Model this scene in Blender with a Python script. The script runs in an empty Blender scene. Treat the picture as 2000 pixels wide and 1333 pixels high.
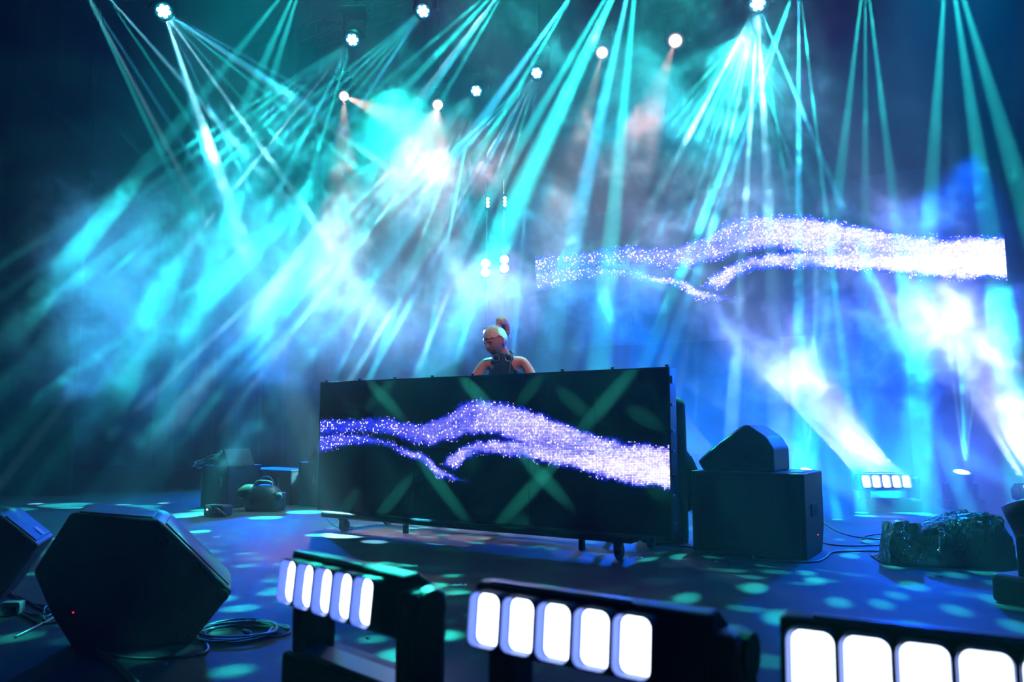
import bpy, bmesh, math, random
from mathutils import Vector, Matrix, Quaternion
random.seed(7)
PI = math.pi
C = bpy.context.scene.collection
S = bpy.context.scene

# ------------------------------------------------------------------ camera
FPX, CZ = 1525.0, 0.80
TH = math.atan(0.1115)
cam_d = bpy.data.cameras.new('camera'); cam = bpy.data.objects.new('camera', cam_d); C.objects.link(cam)
cam.location = (0, 0, CZ); cam.rotation_euler = (PI/2 + TH, 0, 0)
cam_d.sensor_width = 36; cam_d.lens = FPX/2000*36; cam_d.clip_end = 200; cam_d.clip_start = 0.05
cam_d.dof.use_dof = True; cam_d.dof.focus_distance = 5.4; cam_d.dof.aperture_fstop = 3.2
S.camera = cam
FWD = Vector((0, math.cos(TH), math.sin(TH))); UPV = Vector((0, -math.sin(TH), math.cos(TH)))
def ray(px, py):
    return FWD + Vector((1,0,0))*((px-1000)/FPX) + UPV*((666.5-py)/FPX)
def at(px, py, d):            # world point seen at that pixel, d metres ahead (world Y)
    r = ray(px, py); return Vector((0,0,CZ)) + r*(d/r.y)
def fl(px, py, z=0.0):        # point of the floor (or of a level z) seen at that pixel
    r = ray(px, py); return Vector((0,0,CZ)) + r*((z-CZ)/r.z)

# ------------------------------------------------------------------ render look
S.view_settings.view_transform = 'Standard'; S.view_settings.look = 'None'
S.view_settings.gamma = 1; S.view_settings.use_curve_mapping = False
S.view_settings.exposure = -0.25
cy = S.cycles
cy.use_denoising = True; cy.use_light_tree = True
cy.max_bounces = 2; cy.diffuse_bounces = 0; cy.glossy_bounces = 1; cy.transmission_bounces = 2
cy.volume_bounces = 0; cy.transparent_max_bounces = 6
cy.sample_clamp_direct = 0; cy.sample_clamp_indirect = 3
cy.caustics_reflective = False; cy.caustics_refractive = False

# ------------------------------------------------------------------ world
w = bpy.data.worlds.new('world'); S.world = w; w.use_nodes = True
bg = w.node_tree.nodes['Background']; bg.inputs[0].default_value = (0.004, 0.02, 0.06, 1); bg.inputs[1].default_value = 0.15

cy.use_adaptive_sampling = True; cy.adaptive_threshold = 0.06; cy.adaptive_min_samples = 16
# ------------------------------------------------------------------ lamps (beams, added wash fills and pattern projectors)
def spot(loc, target, power, color, angle, blend=0.6, size=0.015, name='beam'):
    d = bpy.data.lights.new(name, 'SPOT'); o = bpy.data.objects.new(name, d); C.objects.link(o)
    o.location = loc; o.rotation_euler = (Vector(target)-Vector(loc)).to_track_quat('-Z', 'Y').to_euler()
    d.energy = power; d.color = color; d.spot_size = math.radians(angle); d.spot_blend = blend
    d.shadow_soft_size = size
    return o
TEAL = (0.015, 0.62, 0.62); CYAN = (0.04, 0.58, 0.95); BLUE = (0.0, 0.085, 1.0); LAV = (0.46, 0.48, 1.0)
ICE = (0.22, 0.74, 0.92); WARM = (1.0, 0.60, 0.52); DEEP = (0.0, 0.09, 1.0)
BK = 24.0   # beam level
WK = 1.0  # wash level
# truss heads: lens pixel, depth
HEADS = {
 'a': (320, 22, 8.6), 'b': (688, 78, 8.4), 'c': (826, 22, 7.9), 'd': (930, 178, 9.7), 'e': (1048, 143, 9.2),
 'f': (1176, 103, 8.7), 'g': (1319, 80, 8.5), 'h': (1480, 8, 7.7), 'i': (672, 188, 10.8), 'j': (855, 205, 10.1),
 'k': (165, -20, 8.9), 'l': (203, -16, 9.1), 'm': (1010, -60, 7.4), 'n': (1250, -120, 6.9), 'o': (1690, -70, 7.2),
 'p': (1850, -110, 7.0), 'q': (600, -70, 9.0), 'r': (1130, -30, 7.6), 's': (1560, -40, 7.4)}
HP = {k: at(*v) for k, v in HEADS.items()}
# beams: head, far pixel, far depth, power, colour, cone in degrees
BEAMS = [
 ('k', 262, 165, 8.0, 2600, ICE, 1.3), ('k', 345, 262, 7.6, 700, CYAN, 1.0), ('k', 330, 330, 7.6, 500, TEAL, 1.6),
 ('l', 300, 95, 8.4, 2600, ICE, 1.5), ('l', 372, 238, 7.8, 700, TEAL, 1.2), ('l', 360, 160, 8.0, 700, CYAN, 1.2),
 ('a', 492, 262, 7.9, 4200, ICE, 1.7), ('a', 610, 225, 8.2, 3000, ICE, 1.4), ('a', 650, 205, 8.2, 1200, CYAN, 1.2),
 ('a', 350, 110, 8.2, 2200, ICE, 3.0), ('a', 430, 250, 7.9, 900, CYAN, 1.0), ('a', 540, 270, 7.9, 1100, TEAL, 1.0),
 ('a', 400, 300, 7.6, 900, CYAN, 1.4), ('a', 700, 330, 8.0, 900, TEAL, 1.6), ('a', 470, 120, 8.0, 1100, CYAN, 2.0),
 ('b', 545, 170, 8.0, 900, TEAL, 1.0), ('b', 500, 240, 7.8, 900, CYAN, 0.8), ('b', 470, 290, 7.7, 1200, TEAL, 0.9),
 ('b', 520, 290, 7.7, 900, ICE, 0.8), ('b', 560, 330, 7.6, 900, TEAL, 1.0), ('b', 590, 280, 7.6, 900, CYAN, 1.0),
 ('b', 610, 330, 7.6, 700, TEAL, 1.3), ('b', 440, 260, 7.6, 700, TEAL, 1.0),
 ('c', 700, 120, 7.7, 700, TEAL, 1.6), ('c', 640, 190, 7.5, 900, TEAL, 1.4), ('c', 560, 260, 7.3, 900, CYAN, 1.2),
 ('c', 430, 430, 7.0, 1500, TEAL, 1.3), ('c', 500, 420, 7.0, 900, TEAL, 1.2), ('c', 600, 360, 7.0, 900, CYAN, 1.6),
 ('m', 850, 110, 7.4, 900, TEAL, 2.2), ('m', 790, 230, 7.4, 1600, ICE, 1.6), ('m', 740, 320, 7.3, 1300, CYAN, 1.6),
 ('m', 900, 130, 7.4, 800, TEAL, 1.6), ('m', 650, 450, 7.0, 1200, TEAL, 1.5), ('m', 130, 690, 6.9, 2600, TEAL, 1.3),
 ('d', 800, 300, 9.4, 1500, ICE, 0.8), ('d', 830, 310, 9.4, 1500, ICE, 0.8), ('d', 860, 320, 9.3, 1500, CYAN, 0.8),
 ('d', 885, 300, 9.3, 1300, TEAL, 0.9), ('d', 905, 310, 9.3, 900, TEAL, 0.9), ('d', 770, 290, 9.4, 1200, TEAL, 0.9),
 ('d', 720, 400, 9.1, 1500, CYAN, 0.9), ('d', 640, 520, 8.6, 1500, TEAL, 0.9),
 ('e', 850, 350, 8.9, 1600, CYAN, 0.9), ('e', 880, 420, 8.8, 1600, ICE, 0.8), ('e', 940, 340, 8.9, 1400, CYAN, 0.9),
 ('e', 985, 300, 8.9, 1400, ICE, 0.7), ('e', 1010, 280, 8.9, 1000, TEAL, 0.9), ('e', 1035, 300, 8.9, 900, CYAN, 0.8),
 ('e', 900, 280, 8.9, 1200, TEAL, 1.1), ('e', 700, 580, 8.0, 1600, TEAL, 1.0),
 ('h', 1390, 180, 7.6, 1800, ICE, 2.4), ('h', 1490, 200, 7.5, 3200, ICE, 3.4), ('h', 1340, 330, 7.5, 2200, CYAN, 1.3),
 ('h', 1420, 300, 7.5, 2200, ICE, 1.2), ('h', 1560, 200, 7.5, 2000, CYAN, 2.0), ('h', 1250, 430, 7.4, 1500, TEAL, 1.4),
 ('h', 1460, 330, 7.5, 2500, ICE, 2.2), ('h', 1530, 330, 7.4, 1100, TEAL, 1.2),
 ('h', 1300, 560, 7.2, 1500, CYAN, 1.4), ('h', 1350, 500, 7.2, 1300, ICE, 1.1),
 ('n', 1100, 200, 7.2, 1600, TEAL, 3.0), ('n', 1040, 330, 7.2, 1500, TEAL, 1.8), ('n', 1150, 330, 7.2, 1500, CYAN, 2.2),
 ('n', 930, 430, 7.2, 1500, TEAL, 1.5), ('n', 1200, 400, 7.2, 1300, TEAL, 2.0),
 ('r', 1030, 110, 7.5, 900, CYAN, 2.2), ('r', 960, 260, 7.4, 900, TEAL, 1.4),
 ('s', 1440, 260, 7.4, 1500, TEAL, 1.6), ('s', 1400, 420, 7.3, 1500, CYAN, 1.4), ('s', 1560, 360, 7.4, 1500, CYAN, 1.5),
 ('s', 1600, 300, 7.4, 1000, TEAL, 1.0),
 ('o', 1738, 330, 7.2, 1300, TEAL, 1.2), ('o', 1690, 400, 7.2, 900, TEAL, 1.0), ('o', 1640, 350, 7.2, 900, TEAL, 1.4),
 ('p', 1900, 230, 7.1, 1100, TEAL, 2.0), ('p', 1830, 200, 7.1, 1100, TEAL, 1.8), ('p', 1960, 260, 7.1, 700, TEAL, 2.2),
 ('q', 480, 80, 8.8, 450, TEAL, 2.0), ('q', 560, 60, 8.8, 450, TEAL, 2.0), ('q', 520, 110, 8.8, 300, TEAL, 2.4),
]
HM_ = {'b': 1.3, 'd': 1.5, 'e': 1.7, 'c': .9, 'm': 1.0, 'n': 1.8, 'r': 1.8, 's': 1.6, 'o': .7, 'p': .7, 'q': .8, 'a': 1.15, 'h': .75}   # lamp levels
HA_ = {'b': 1.35, 'd': 1.4, 'e': 1.4, 'm': 1.6, 'n': 2.2, 'c': 1.4, 'r': 2.0, 'o': 2.4, 'p': 2.4, 's': 1.5, 'q': 2.0}
for hd, px, py, dd, pw, colr, ang in BEAMS:
    a = HP[hd]; t = at(px, py, dd); dr = (t-a).normalized()
    out = (Vector((0,0,CZ))-a).normalized()
    spot(a + out*0.09 + dr*0.10, t, (pw*1.3 if pw > 2500 else pw*1.8 + 2400)*BK*(1.3 if colr is TEAL else 1.0)*HM_.get(hd, 1.0), colr, ang*HA_.get(hd, 1.0))
for hd, tx, ty, td, pw, ang in (('a',520,260,7.9,420,50), ('b',540,270,7.8,300,44), ('d',840,300,9.3,330,46), ('e',930,340,8.9,330,52), ('c',650,180,7.5,200,40), ('h',1450,200,7.5,500,60)):
    dr = (at(tx,ty,td)-HP[hd]).normalized(); spot(HP[hd] + (Vector((0,0,CZ))-HP[hd]).normalized()*.12 + dr*.06, at(tx,ty,td), pw, (.10,.62,.8), ang, .9, .03)  # added wide glow that joins the thin beams to each lens
def off(p): return p + (Vector((0,0,CZ))-p).normalized()*.13
# warm and teal wash cones of the same heads
spot(off(HP['i']), at(790, 240, 10.2), 5000, WARM, 24, 0.8)
spot(off(HP['j']), at(825, 340, 9.2), 2200, (1.0,.58,.52), 42, 0.8)
spot(off(HP['g']), at(1240, 300, 7.8), 2200, (1.0, 0.42, 0.36), 20, 0.9)
spot(off(HP['f']), at(1120, 330, 8.2), 2000, WARM, 16, 0.9)
spot(off(HP['i']), at(672, 460, 8.2), 5000, (1.0, 0.50, 0.40), 11, 0.9)  # second cone added to tint the smoke pink
# teal fills added above the frame to light the smoke, no fixtures
def fill_wash(a, t, p, c, ang): spot(at(*a), at(*t), p*WK, c, ang, 0.9, 0.08, 'fill_wash')
fill_wash((520,-330,8.6), (440,420,8.2), 6000, (0.0,.50,.52), 44)
fill_wash((760,-330,8.4), (620,420,8.0), 6500, (0.01,.56,.50), 46)
fill_wash((1100,-330,8.0), (960,330,8.2), 5500, (0.01,.54,.50), 50)
fill_wash((1350,-300,7.6), (1250,330,7.7), 5500, (0.01,.54,.52), 44)
fill_wash((1500,-260,7.7), (1480,200,7.6), 5000, (0.03,.62,.64), 28)
fill_wash((1900,-330,7.8), (1800,350,7.6), 4200, (0.0,.30,.66), 50)
# blue fills added around the back to colour haze and floor, no fixtures
fill_wash((1750,660,8.6), (1600,1010,6.9), 1300, (0,.08,1.0), 125)
fill_wash((1900,300,8.0), (1750,980,7.0), 2600, DEEP, 70)
fill_wash((1250,640,9.8), (1200,980,7.4), 1500, DEEP, 125)
fill_wash((520,700,10.5), (480,980,8.0), 1200, DEEP, 125)
fill_wash((1750,985,8.0), (1500,560,8.0), 2600, BLUE, 120)
fill_wash((1250,985,8.6), (1300,560,8.2), 2600, BLUE, 110)
fill_wash((250,975,9.6), (330,600,8.4), 1800, (0.0,.20,1.0), 110)
fill_wash((900,950,9.5), (900,560,9.0), 1800, (0.0,.18,1.0), 110)
spot(Vector((5.2, 5.2, 5.6)), fl(1650, 1220), 1300, DEEP, 50, 0.9, 0.2, 'fill_wash')
fill_wash((1010,540,9.6), (420,600,8.3), 2300, (.24,.50,1.0), 52)  # paler fill added to whiten the left smoke cloud
fill_wash((150,900,9.4), (260,480,8.3), 2400, (.04,.42,1.0), 46)
# unseen warm key added in front to light the performer
spot(Vector((1.6, 1.2, 5.0)), at(990, 700, 6.3), 900, (1.0, .50, .50), 9, 0.6, 0.1, 'key')
# blinders behind the performer
BLIND = [at(948, 523, 9.0), at(985, 515, 9.2)]
for b in BLIND:
    spot(b + Vector((0.02, -0.12, 0)), at(1000, 640, 7.2), 110, LAV, 150, 0.9, 0.06)
    spot(b + Vector((0.02, -0.12, 0)), at(1010, 640, 7.2), 130, LAV, 60, 0.9, 0.06)
# five-lens bars and beam heads on the floor
def bar_beams(c, ux, dr, n, sp, power, col, ang):
    for i in range(n):
        p = c + ux*((i-(n-1)/2)*sp)
        spot(p + dr*0.06, p + dr, power, col, ang, 0.5, 0.03)
UAX = Vector((0.84, -0.5426, 0)).normalized(); NAX = Vector((-UAX.y*-1, -UAX.x, 0)); NAX = Vector((-0.5426, -0.84, 0)).normalized()
BAR_R = at(1731, 941, 7.6)
bar_beams(BAR_R, Vector((1,0,0)), (at(1500, 690, 7.2)-BAR_R).normalized(), 5, 0.096, 60000, (0.40, 0.56, 1.0), 2.4)
spot(BAR_R + Vector((0,0,.05)), at(1460, 620, 7.4), 7000, LAV, 30, 0.9, 0.1)
BAR_S = at(2050, 960, 7.2)
bar_beams(BAR_S, Vector((1,0,0)), (at(1890, 680, 7.0)-BAR_S).normalized(), 5, 0.096, 22000, (0.40, 0.58, 1.0), 4.5)
spot(BAR_S + Vector((0,0,.05)), at(1840, 600, 7.2), 7500, LAV, 38, 0.9, 0.1)
BAR_H = at(1395, 935, 7.4)
bar_beams(BAR_H, Vector((1,0,0)), (at(1250, 760, 7.4)-BAR_H).normalized(), 5, 0.096, 9000, LAV, 4)
FH1 = at(1580, 905, 8.2); FH2 = at(1884, 908, 7.8)
for px, an in ((1540, 2.5), (1565, 2.0), (1590, 2.0), (1612, 2.2)):
    spot(FH1, at(px, 620, 8.0), 6000, ICE, an)
spot(FH1, at(1606, 260, 7.8), 11000, ICE, 2.2); spot(FH1, at(1560, 350, 7.8), 9000, CYAN, 1.8)
spot(FH1, at(1570, 700, 8.0), 1200, CYAN, 16)
for px, an in ((1846, 2.5), (1872, 2.2), (1893, 2.2), (1922, 2.5)):
    spot(FH2, at(px, 640, 7.6), 9000, ICE, an)
spot(FH2, at(1865, 260, 7.4), 14000, (0.02, 0.62, 0.9), 3.4); spot(FH2, at(1885, 650, 7.6), 400, CYAN, 16)
spot(at(1355, 905, 7.8), at(1370, 470, 7.6), 8000, ICE, 2.0)

# pattern projectors on the front truss: gobo of small ovals thrown on the stage floor
def gobo(loc, target, power, col, angle, scale, thr, seed, stretch=1.0):
    o = spot(loc, target, power, col, angle, 0.3, 0.01, 'pattern_or_fill')
    d = o.data; d.use_nodes = True; nt = d.node_tree; N = nt.nodes; L = nt.links
    em = N['Emission']
    tc = N.new('ShaderNodeTexCoord'); mp = N.new('ShaderNodeMapping'); vo = N.new('ShaderNodeTexVoronoi')
    mp.inputs['Scale'].default_value = (1, stretch, 1)
    mp.inputs['Location'].default_value = (seed, seed*0.7, 0)
    mp.inputs['Rotation'].default_value = (0, 0, seed)
    vo.inputs['Scale'].default_value = scale; vo.inputs['Randomness'].default_value = 0.9
    mr = N.new('ShaderNodeMapRange'); mr.interpolation_type = 'SMOOTHSTEP'
    mr.inputs[1].default_value = thr; mr.inputs[2].default_value = thr*0.45; mr.inputs[3].default_value = 0; mr.inputs[4].default_value = 1
    L.new(tc.outputs['Normal'], mp.inputs[0]); L.new(mp.outputs[0], vo.inputs['Vector'])
    L.new(vo.outputs['Distance'], mr.inputs[0]); L.new(mr.outputs[0], em.inputs['Strength'])
    return o
gobo((-1.5, 9.5, 5.0), fl(800, 1120), 20000, (0.02, 0.75, 0.62), 50, 31, 0.40, 1.3, 1.6)
gobo((2.5, 8.0, 5.0), fl(1300, 1140), 17000, (0.02, 0.72, 0.66), 50, 29, 0.38, 2.9, .6)
gobo((-3.5, 1.5, 5.0), fl(560, 1200), 2200, (0.03, 0.75, 0.6), 40, 20, 0.34, 4.1)
# grazing beams that draw green streaks on the booth front

BP = at(965, 880, 5.4); NF = Vector((-0.5426, -0.84, 0))
b0 = (at(625,992,6.3)+at(1305,1045,4.7))/2
def on_booth(px, py):
    r = ray(px, py); k = (b0 - Vector((0,0,CZ))).dot(NF)/r.dot(NF); return Vector((0,0,CZ)) + r*k
for x0, y0, x1, y1, pw in ((722,748,782,813,1), (768,744,722,792,1), (904,742,955,795,1.6), (1056,738,1014,788,1), (1240,720,1138,838,1.9), (1094,765,1148,810,.5),
        (818,895,906,1010,1.2), (803,933,742,1005,1.3), (1016,886,1100,975,1.5), (1092,898,978,1020,2.0), (700,960,668,1000,.7), (1230,800,1285,830,.4)):
    A_, B_ = on_booth(x0, y0), on_booth(x1, y1); ln = (B_-A_).length; dl = (B_-A_)/ln; sg = min(.5, .085/ln); LL = 5.0
    src = (A_+B_)/2 - dl*LL*math.sqrt(1-sg*sg) + NF*LL*sg
    spot(src, (A_+B_)/2, 26000*pw/max(sg,.1)*.05, (0.03, .75, .55), math.degrees(math.atan(ln*sg/LL))*1.5, 1.0, 0.01, 'pattern_or_fill')
spot(at(1560,-100,3.2), fl(1800,1100)+Vector((.05,.1,.1)), 2400, (0.02,.75,.6), 9, .5, .03, 'pattern_or_fill')  # teal fill added for the wrapped heap, throws no pattern
spot(at(2300,-200,3.4), fl(1900,1100)+Vector((.0,.1,.2)), 2200, (0.02,.6,.6), 9, .5, .03, 'pattern_or_fill')  # another added fill on the heap, from the right
spot(Vector((6.0, 3.4, 2.6)), at(1440, 940, 5.0), 420, (.02, .22, 1.0), 24, .8, .05, 'fill_wash')  # blue side fill added for the booth edge and cabinet, no fixture
# ------------------------------------------------------------------ materials
def new_mat(name):
    m = bpy.data.materials.new(name); m.use_nodes = True
    return m, m.node_tree.nodes, m.node_tree.links, m.node_tree.nodes['Principled BSDF']
def plain(name, col, rough=0.5, metal=0.0, bump=0.0, bscale=60, var=0.0, spec=0.5):
    m, N, L, b = new_mat(name)
    b.inputs['Base Color'].default_value = (*col, 1); b.inputs['Roughness'].default_value = rough
    b.inputs['Metallic'].default_value = metal; b.inputs['Specular IOR Level'].default_value = spec
    if bump or var:
        tc = N.new('ShaderNodeTexCoord'); n = N.new('ShaderNodeTexNoise'); n.inputs['Scale'].default_value = bscale; n.inputs['Detail'].default_value = 4
        L.new(tc.outputs['Object'], n.inputs['Vector'])
        if bump:
            bp = N.new('ShaderNodeBump'); bp.inputs['Strength'].default_value = bump; bp.inputs['Distance'].default_value = 0.004
            L.new(n.outputs[0], bp.inputs['Height']); L.new(bp.outputs[0], b.inputs['Normal'])
        if var:
            mx = N.new('ShaderNodeMix'); mx.data_type = 'RGBA'
            mx.inputs[6].default_value = (*[c*(1-var) for c in col], 1); mx.inputs[7].default_value = (*[min(1, c*(1+var)) for c in col], 1)
            L.new(n.outputs[0], mx.inputs[0]); L.new(mx.outputs[2], b.inputs['Base Color'])
    return m
def glow(name, col, strength, core=0.0):
    m, N, L, b = new_mat(name); b.inputs['Base Color'].default_value = (0.02, 0.02, 0.02, 1)
    b.inputs['Emission Color'].default_value = (*col, 1); b.inputs['Emission Strength'].default_value = strength
    return m

# ------------------------------------------------------------------ haze and smoke (grids of real density)
HZ = 0.030
def scatter_mat(name, dens, principled, aniso=0.15):
    m = bpy.data.materials.new(name); m.use_nodes = True; nt = m.node_tree; nt.nodes.clear()
    out = nt.nodes.new('ShaderNodeOutputMaterial')
    v = nt.nodes.new('ShaderNodeVolumePrincipled' if principled else 'ShaderNodeVolumeScatter')
    if principled:
        nt.nodes.remove(v); v = nt.nodes.new('ShaderNodeVolumeScatter'); at_ = nt.nodes.new('ShaderNodeAttribute'); at_.attribute_name = 'density'
        nt.links.new(at_.outputs['Fac'], v.inputs['Density'])
    v.inputs['Color'].default_value = (1, 1, 1, 1); v.inputs['Density'].default_value = dens; v.inputs['Anisotropy'].default_value = aniso
    nt.links.new(v.outputs[0], out.inputs['Volume']); m.cycles.volume_sampling = 'EQUIANGULAR'
    return m
Y0, Y1 = 6.75, 12.4
hb = bmesh.new(); bmesh.ops.create_cube(hb, size=1)
hm = bpy.data.meshes.new('haze'); hb.to_mesh(hm); hb.free()
haze = bpy.data.objects.new('haze', hm); C.objects.link(haze)
haze.location = (0.5, (Y0-1.5)/2, 3.15); haze.scale = (15, Y0+1.5-0.004, 6.3); hm.materials.append(scatter_mat('haze_air', HZ*0.35, False))
haze['kind'] = 'stuff'; haze['label'] = 'thin even haze hanging over the front of the stage'; haze['category'] = 'haze'

# puffs: pixel, depth, radii (x, y, z) in metres, amount
PUFFS = [
 (350, 650, 8.3, 1.45, 1.0, 1.2, 1.1), (160, 520, 8.4, 0.75, 0.8, 0.8, .7), (500, 560, 8.2, 0.95, 0.9, 0.9, .9), (180, 700, 8.4, .8, .8, .9, .6),
 (250, 460, 8.3, .35, .4, .4, 1.0), (430, 280, 8.2, .42, .5, .6, .9), (620, 480, 7.9, .5, .6, .6, .75), (450, 790, 8.2, 1.1, .8, .7, .6),
 (760, 660, 8.6, 1.0, .8, .7, .7), (820, 330, 9.2, 1.1, .9, 1.0, .6), (760, 160, 8.4, .45, .5, .4, .7),
 (1000, 620, 8.6, 1.0, .9, .7, .6), (1250, 250, 7.9, .55, .6, .6, .7), (1180, 560, 8.2, 1.1, .8, .6, .5),
 (1490, 130, 7.6, .55, .6, .8, .95), (1350, 210, 7.6, .6, .6, .5, .7), (1150, 60, 7.5, .9, .6, .5, .55), (1540, 700, 7.9, .8, .7, .75, .9),
 (1850, 640, 7.6, .9, .8, .8, 1.0), (1480, 800, 7.6, .6, .5, .5, .8), (1960, 800, 7.6, .7, .6, .7, .8), (1700, 950, 7.2, 1.5, .5, .28, .9), (1350, 960, 7.4, 1.0, .6, .25, .6), (560, 900, 7.6, 1.0, .6, .3, .45), (1700, 400, 7.8, 1.4, .8, .8, .35),
 (580, 350, 8.0, 1.0, .7, .8, .45), (980, 420, 8.6, 1.2, .8, 1.0, .4), (1300, 420, 8.0, 1.2, .8, .9, .45), (900, 60, 8.0, 1.2, .7, .6, .35)]
GMN, GMX, VOX = (-6.6, Y0, 0.02), (7.6, Y1, 6.3), 0.045
ng = bpy.data.node_groups.new('smoke', 'GeometryNodeTree'); ng.interface.new_socket('Geometry', in_out='OUTPUT', socket_type='NodeSocketGeometry')
N, L = ng.nodes, ng.links
gout = N.new('NodeGroupOutput'); vc = N.new('GeometryNodeVolumeCube'); vc.inputs['Min'].default_value = GMN; vc.inputs['Max'].default_value = GMX
for i, a in enumerate('XYZ'): vc.inputs['Resolution '+a].default_value = int((GMX[i]-GMN[i])/VOX)
def mth(op, a, b=None, clamp=False):
    n = N.new('ShaderNodeMath'); n.operation = op; n.use_clamp = clamp
    for k, v in enumerate((a, b)):
        if v is None: continue
        if isinstance(v, (int, float)): n.inputs[k].default_value = v
        else: L.new(v, n.inputs[k])
    return n.outputs[0]
def vmt(op, a, b=None):
    n = N.new('ShaderNodeVectorMath'); n.operation = op
    for k, v in enumerate((a, b)):
        if v is None: continue
        if isinstance(v, (tuple, Vector)): n.inputs[k].default_value = v
        else: L.new(v, n.inputs[k])
    return n
def noise(vec, scale, detail, rough=0.55, dist=0.0, color=False):
    n = N.new('ShaderNodeTexNoise'); n.inputs['Scale'].default_value = scale; n.inputs['Detail'].default_value = detail
    n.inputs['Roughness'].default_value = rough; n.inputs['Distortion'].default_value = dist
    L.new(vec, n.inputs['Vector']); return n.outputs[1 if color else 0]
pos = N.new('GeometryNodeInputPosition').outputs[0]
wv = vmt('SUBTRACT', noise(pos, 1.1, 2, color=True), (.5, .5, .5)).outputs[0]
sc = N.new('ShaderNodeVectorMath'); sc.operation = 'SCALE'; L.new(wv, sc.inputs[0]); sc.inputs['Scale'].default_value = 1.1
wpos = vmt('ADD', pos, sc.outputs[0]).outputs[0]
tot = None
for px, py, d, rx, ry, rz, am in PUFFS:
    c = at(px, py, d)
    dl = vmt('DIVIDE', vmt('SUBTRACT', wpos, c).outputs[0], (rx, ry, rz)).outputs[0]
    ln = vmt('LENGTH', dl).outputs['Value']
    g = mth('MULTIPLY', mth('EXPONENT', mth('MULTIPLY', mth('MULTIPLY', ln, ln), -1.0)), am)
    tot = g if tot is None else mth('MAXIMUM', tot, g) if 0 else mth('ADD', tot, g)
fb = noise(wpos, 1.35, 5, 0.62, 0.8)
fine = noise(wpos, 3.6, 4, 0.7, 1.8)
e = mth('ADD', mth('MULTIPLY', mth('SUBTRACT', fb, 0.5), 4.6), mth('MULTIPLY', mth('SUBTRACT', fine, 0.5), 3.4))
x = mth('SUBTRACT', mth('ADD', mth('MULTIPLY', mth('MINIMUM', tot, 1.1), 1.15), e), 0.80)
x = mth('MAXIMUM', x, 0.0)
x = mth('MULTIPLY', x, mth('MINIMUM', mth('MULTIPLY', tot, 3.0), 1.0))
dens = mth('ADD', mth('MULTIPLY', x, 0.66), mth('MULTIPLY', mth('ADD', fb, 0.3), HZ*0.85))
sx = N.new('ShaderNodeSeparateXYZ'); L.new(wpos, sx.inputs[0]); zz = mth('DIVIDE', sx.outputs[2], .75)
lowf = mth('MULTIPLY', mth('EXPONENT', mth('MULTIPLY', mth('MULTIPLY', zz, zz), -1.0)), mth('DIVIDE', mth('ADD', sx.outputs[0], .4), 2.2, True))
# the air is clear low at the left and beyond the left drape
clr = mth('MAXIMUM', mth('DIVIDE', mth('ADD', sx.outputs[0], .2), 1.2, True), mth('DIVIDE', mth('SUBTRACT', sx.outputs[2], 1.0), 1.3, True))
clr = mth('MULTIPLY', clr, mth('MAXIMUM', mth('DIVIDE', mth('ADD', sx.outputs[0], 6.0), 1.0, True), .12))
dens = mth('MULTIPLY', dens, mth('MAXIMUM', clr, .10))
dens = mth('ADD', dens, mth('MULTIPLY', lowf, mth('ADD', mth('MULTIPLY', fb, .35), .06)))
L.new(dens, vc.inputs['Density'])
sm = N.new('GeometryNodeSetMaterial'); sm.inputs['Material'].default_value = scatter_mat('smoke', 1.0, True)
L.new(vc.outputs[0], sm.inputs[0]); L.new(sm.outputs[0], gout.inputs[0])
smesh = bpy.data.meshes.new('smoke'); smoke = bpy.data.objects.new('smoke', smesh); C.objects.link(smoke)
md = smoke.modifiers.new('smoke', 'NODES'); md.node_group = ng
smoke['kind'] = 'stuff'; smoke['label'] = 'billowing stage smoke drifting behind the booth and across the beams'; smoke['category'] = 'smoke'
cy.volume_step_rate = 4.5
# ------------------------------------------------------------------ building helpers
def finish(bm, name, mat, parent=None, smooth=False, kind=None):
    bmesh.ops.recalc_face_normals(bm, faces=bm.faces)
    me = bpy.data.meshes.new(name); bm.to_mesh(me); bm.free()
    if smooth:
        for p in me.polygons: p.use_smooth = True
    o = bpy.data.objects.new(name, me); C.objects.link(o); me.materials.append(mat)
    if parent is not None: o.parent = parent
    if kind: o['kind'] = kind
    return o
def thing(name, label, cat, loc=(0,0,0), rz=0.0, group=None, sc=1.0):
    o = bpy.data.objects.new(name, None); C.objects.link(o); o.location = loc; o.rotation_euler = (0,0,rz); o.scale = (sc,sc,sc)
    o.empty_display_size = 0.1; o['label'] = label; o['category'] = cat
    if group: o['group'] = group
    return o
def tag(o, label, cat, group=None):
    o['label'] = label; o['category'] = cat
    if group: o['group'] = group
    return o
def nb(): return bmesh.new()
def box(bm, c, s, bev=0.0, M=None, seg=2):
    r = bmesh.ops.create_cube(bm, size=1); vs = r['verts']
    bmesh.ops.scale(bm, vec=s, verts=vs)
    if bev:
        es = list({e for v in vs for e in v.link_edges})
        q = bmesh.ops.bevel(bm, geom=es, offset=bev, segments=seg, profile=0.5, affect='EDGES'); vs = list({v for f in q['faces'] for v in f.verts} | {v for v in vs if v.is_valid})
        isl = set(vs); st = list(vs)
        while st:
            v = st.pop()
            for e in v.link_edges:
                u = e.other_vert(v)
                if u not in isl: isl.add(u); st.append(u)
        vs = list(isl)
    if M is not None: bmesh.ops.transform(bm, matrix=M, verts=vs)
    bmesh.ops.translate(bm, vec=c, verts=vs)
    return vs
def cyl(bm, a, b, r, r2=None, n=16, cap=True):
    a, b = Vector(a), Vector(b); d = b-a
    q = bmesh.ops.create_cone(bm, cap_ends=cap, segments=n, radius1=r, radius2=r if r2 is None else r2, depth=d.length)
    bmesh.ops.transform(bm, matrix=Matrix.Translation((a+b)/2) @ d.to_track_quat('Z','Y').to_matrix().to_4x4(), verts=q['verts'])
    return q['verts']
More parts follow.
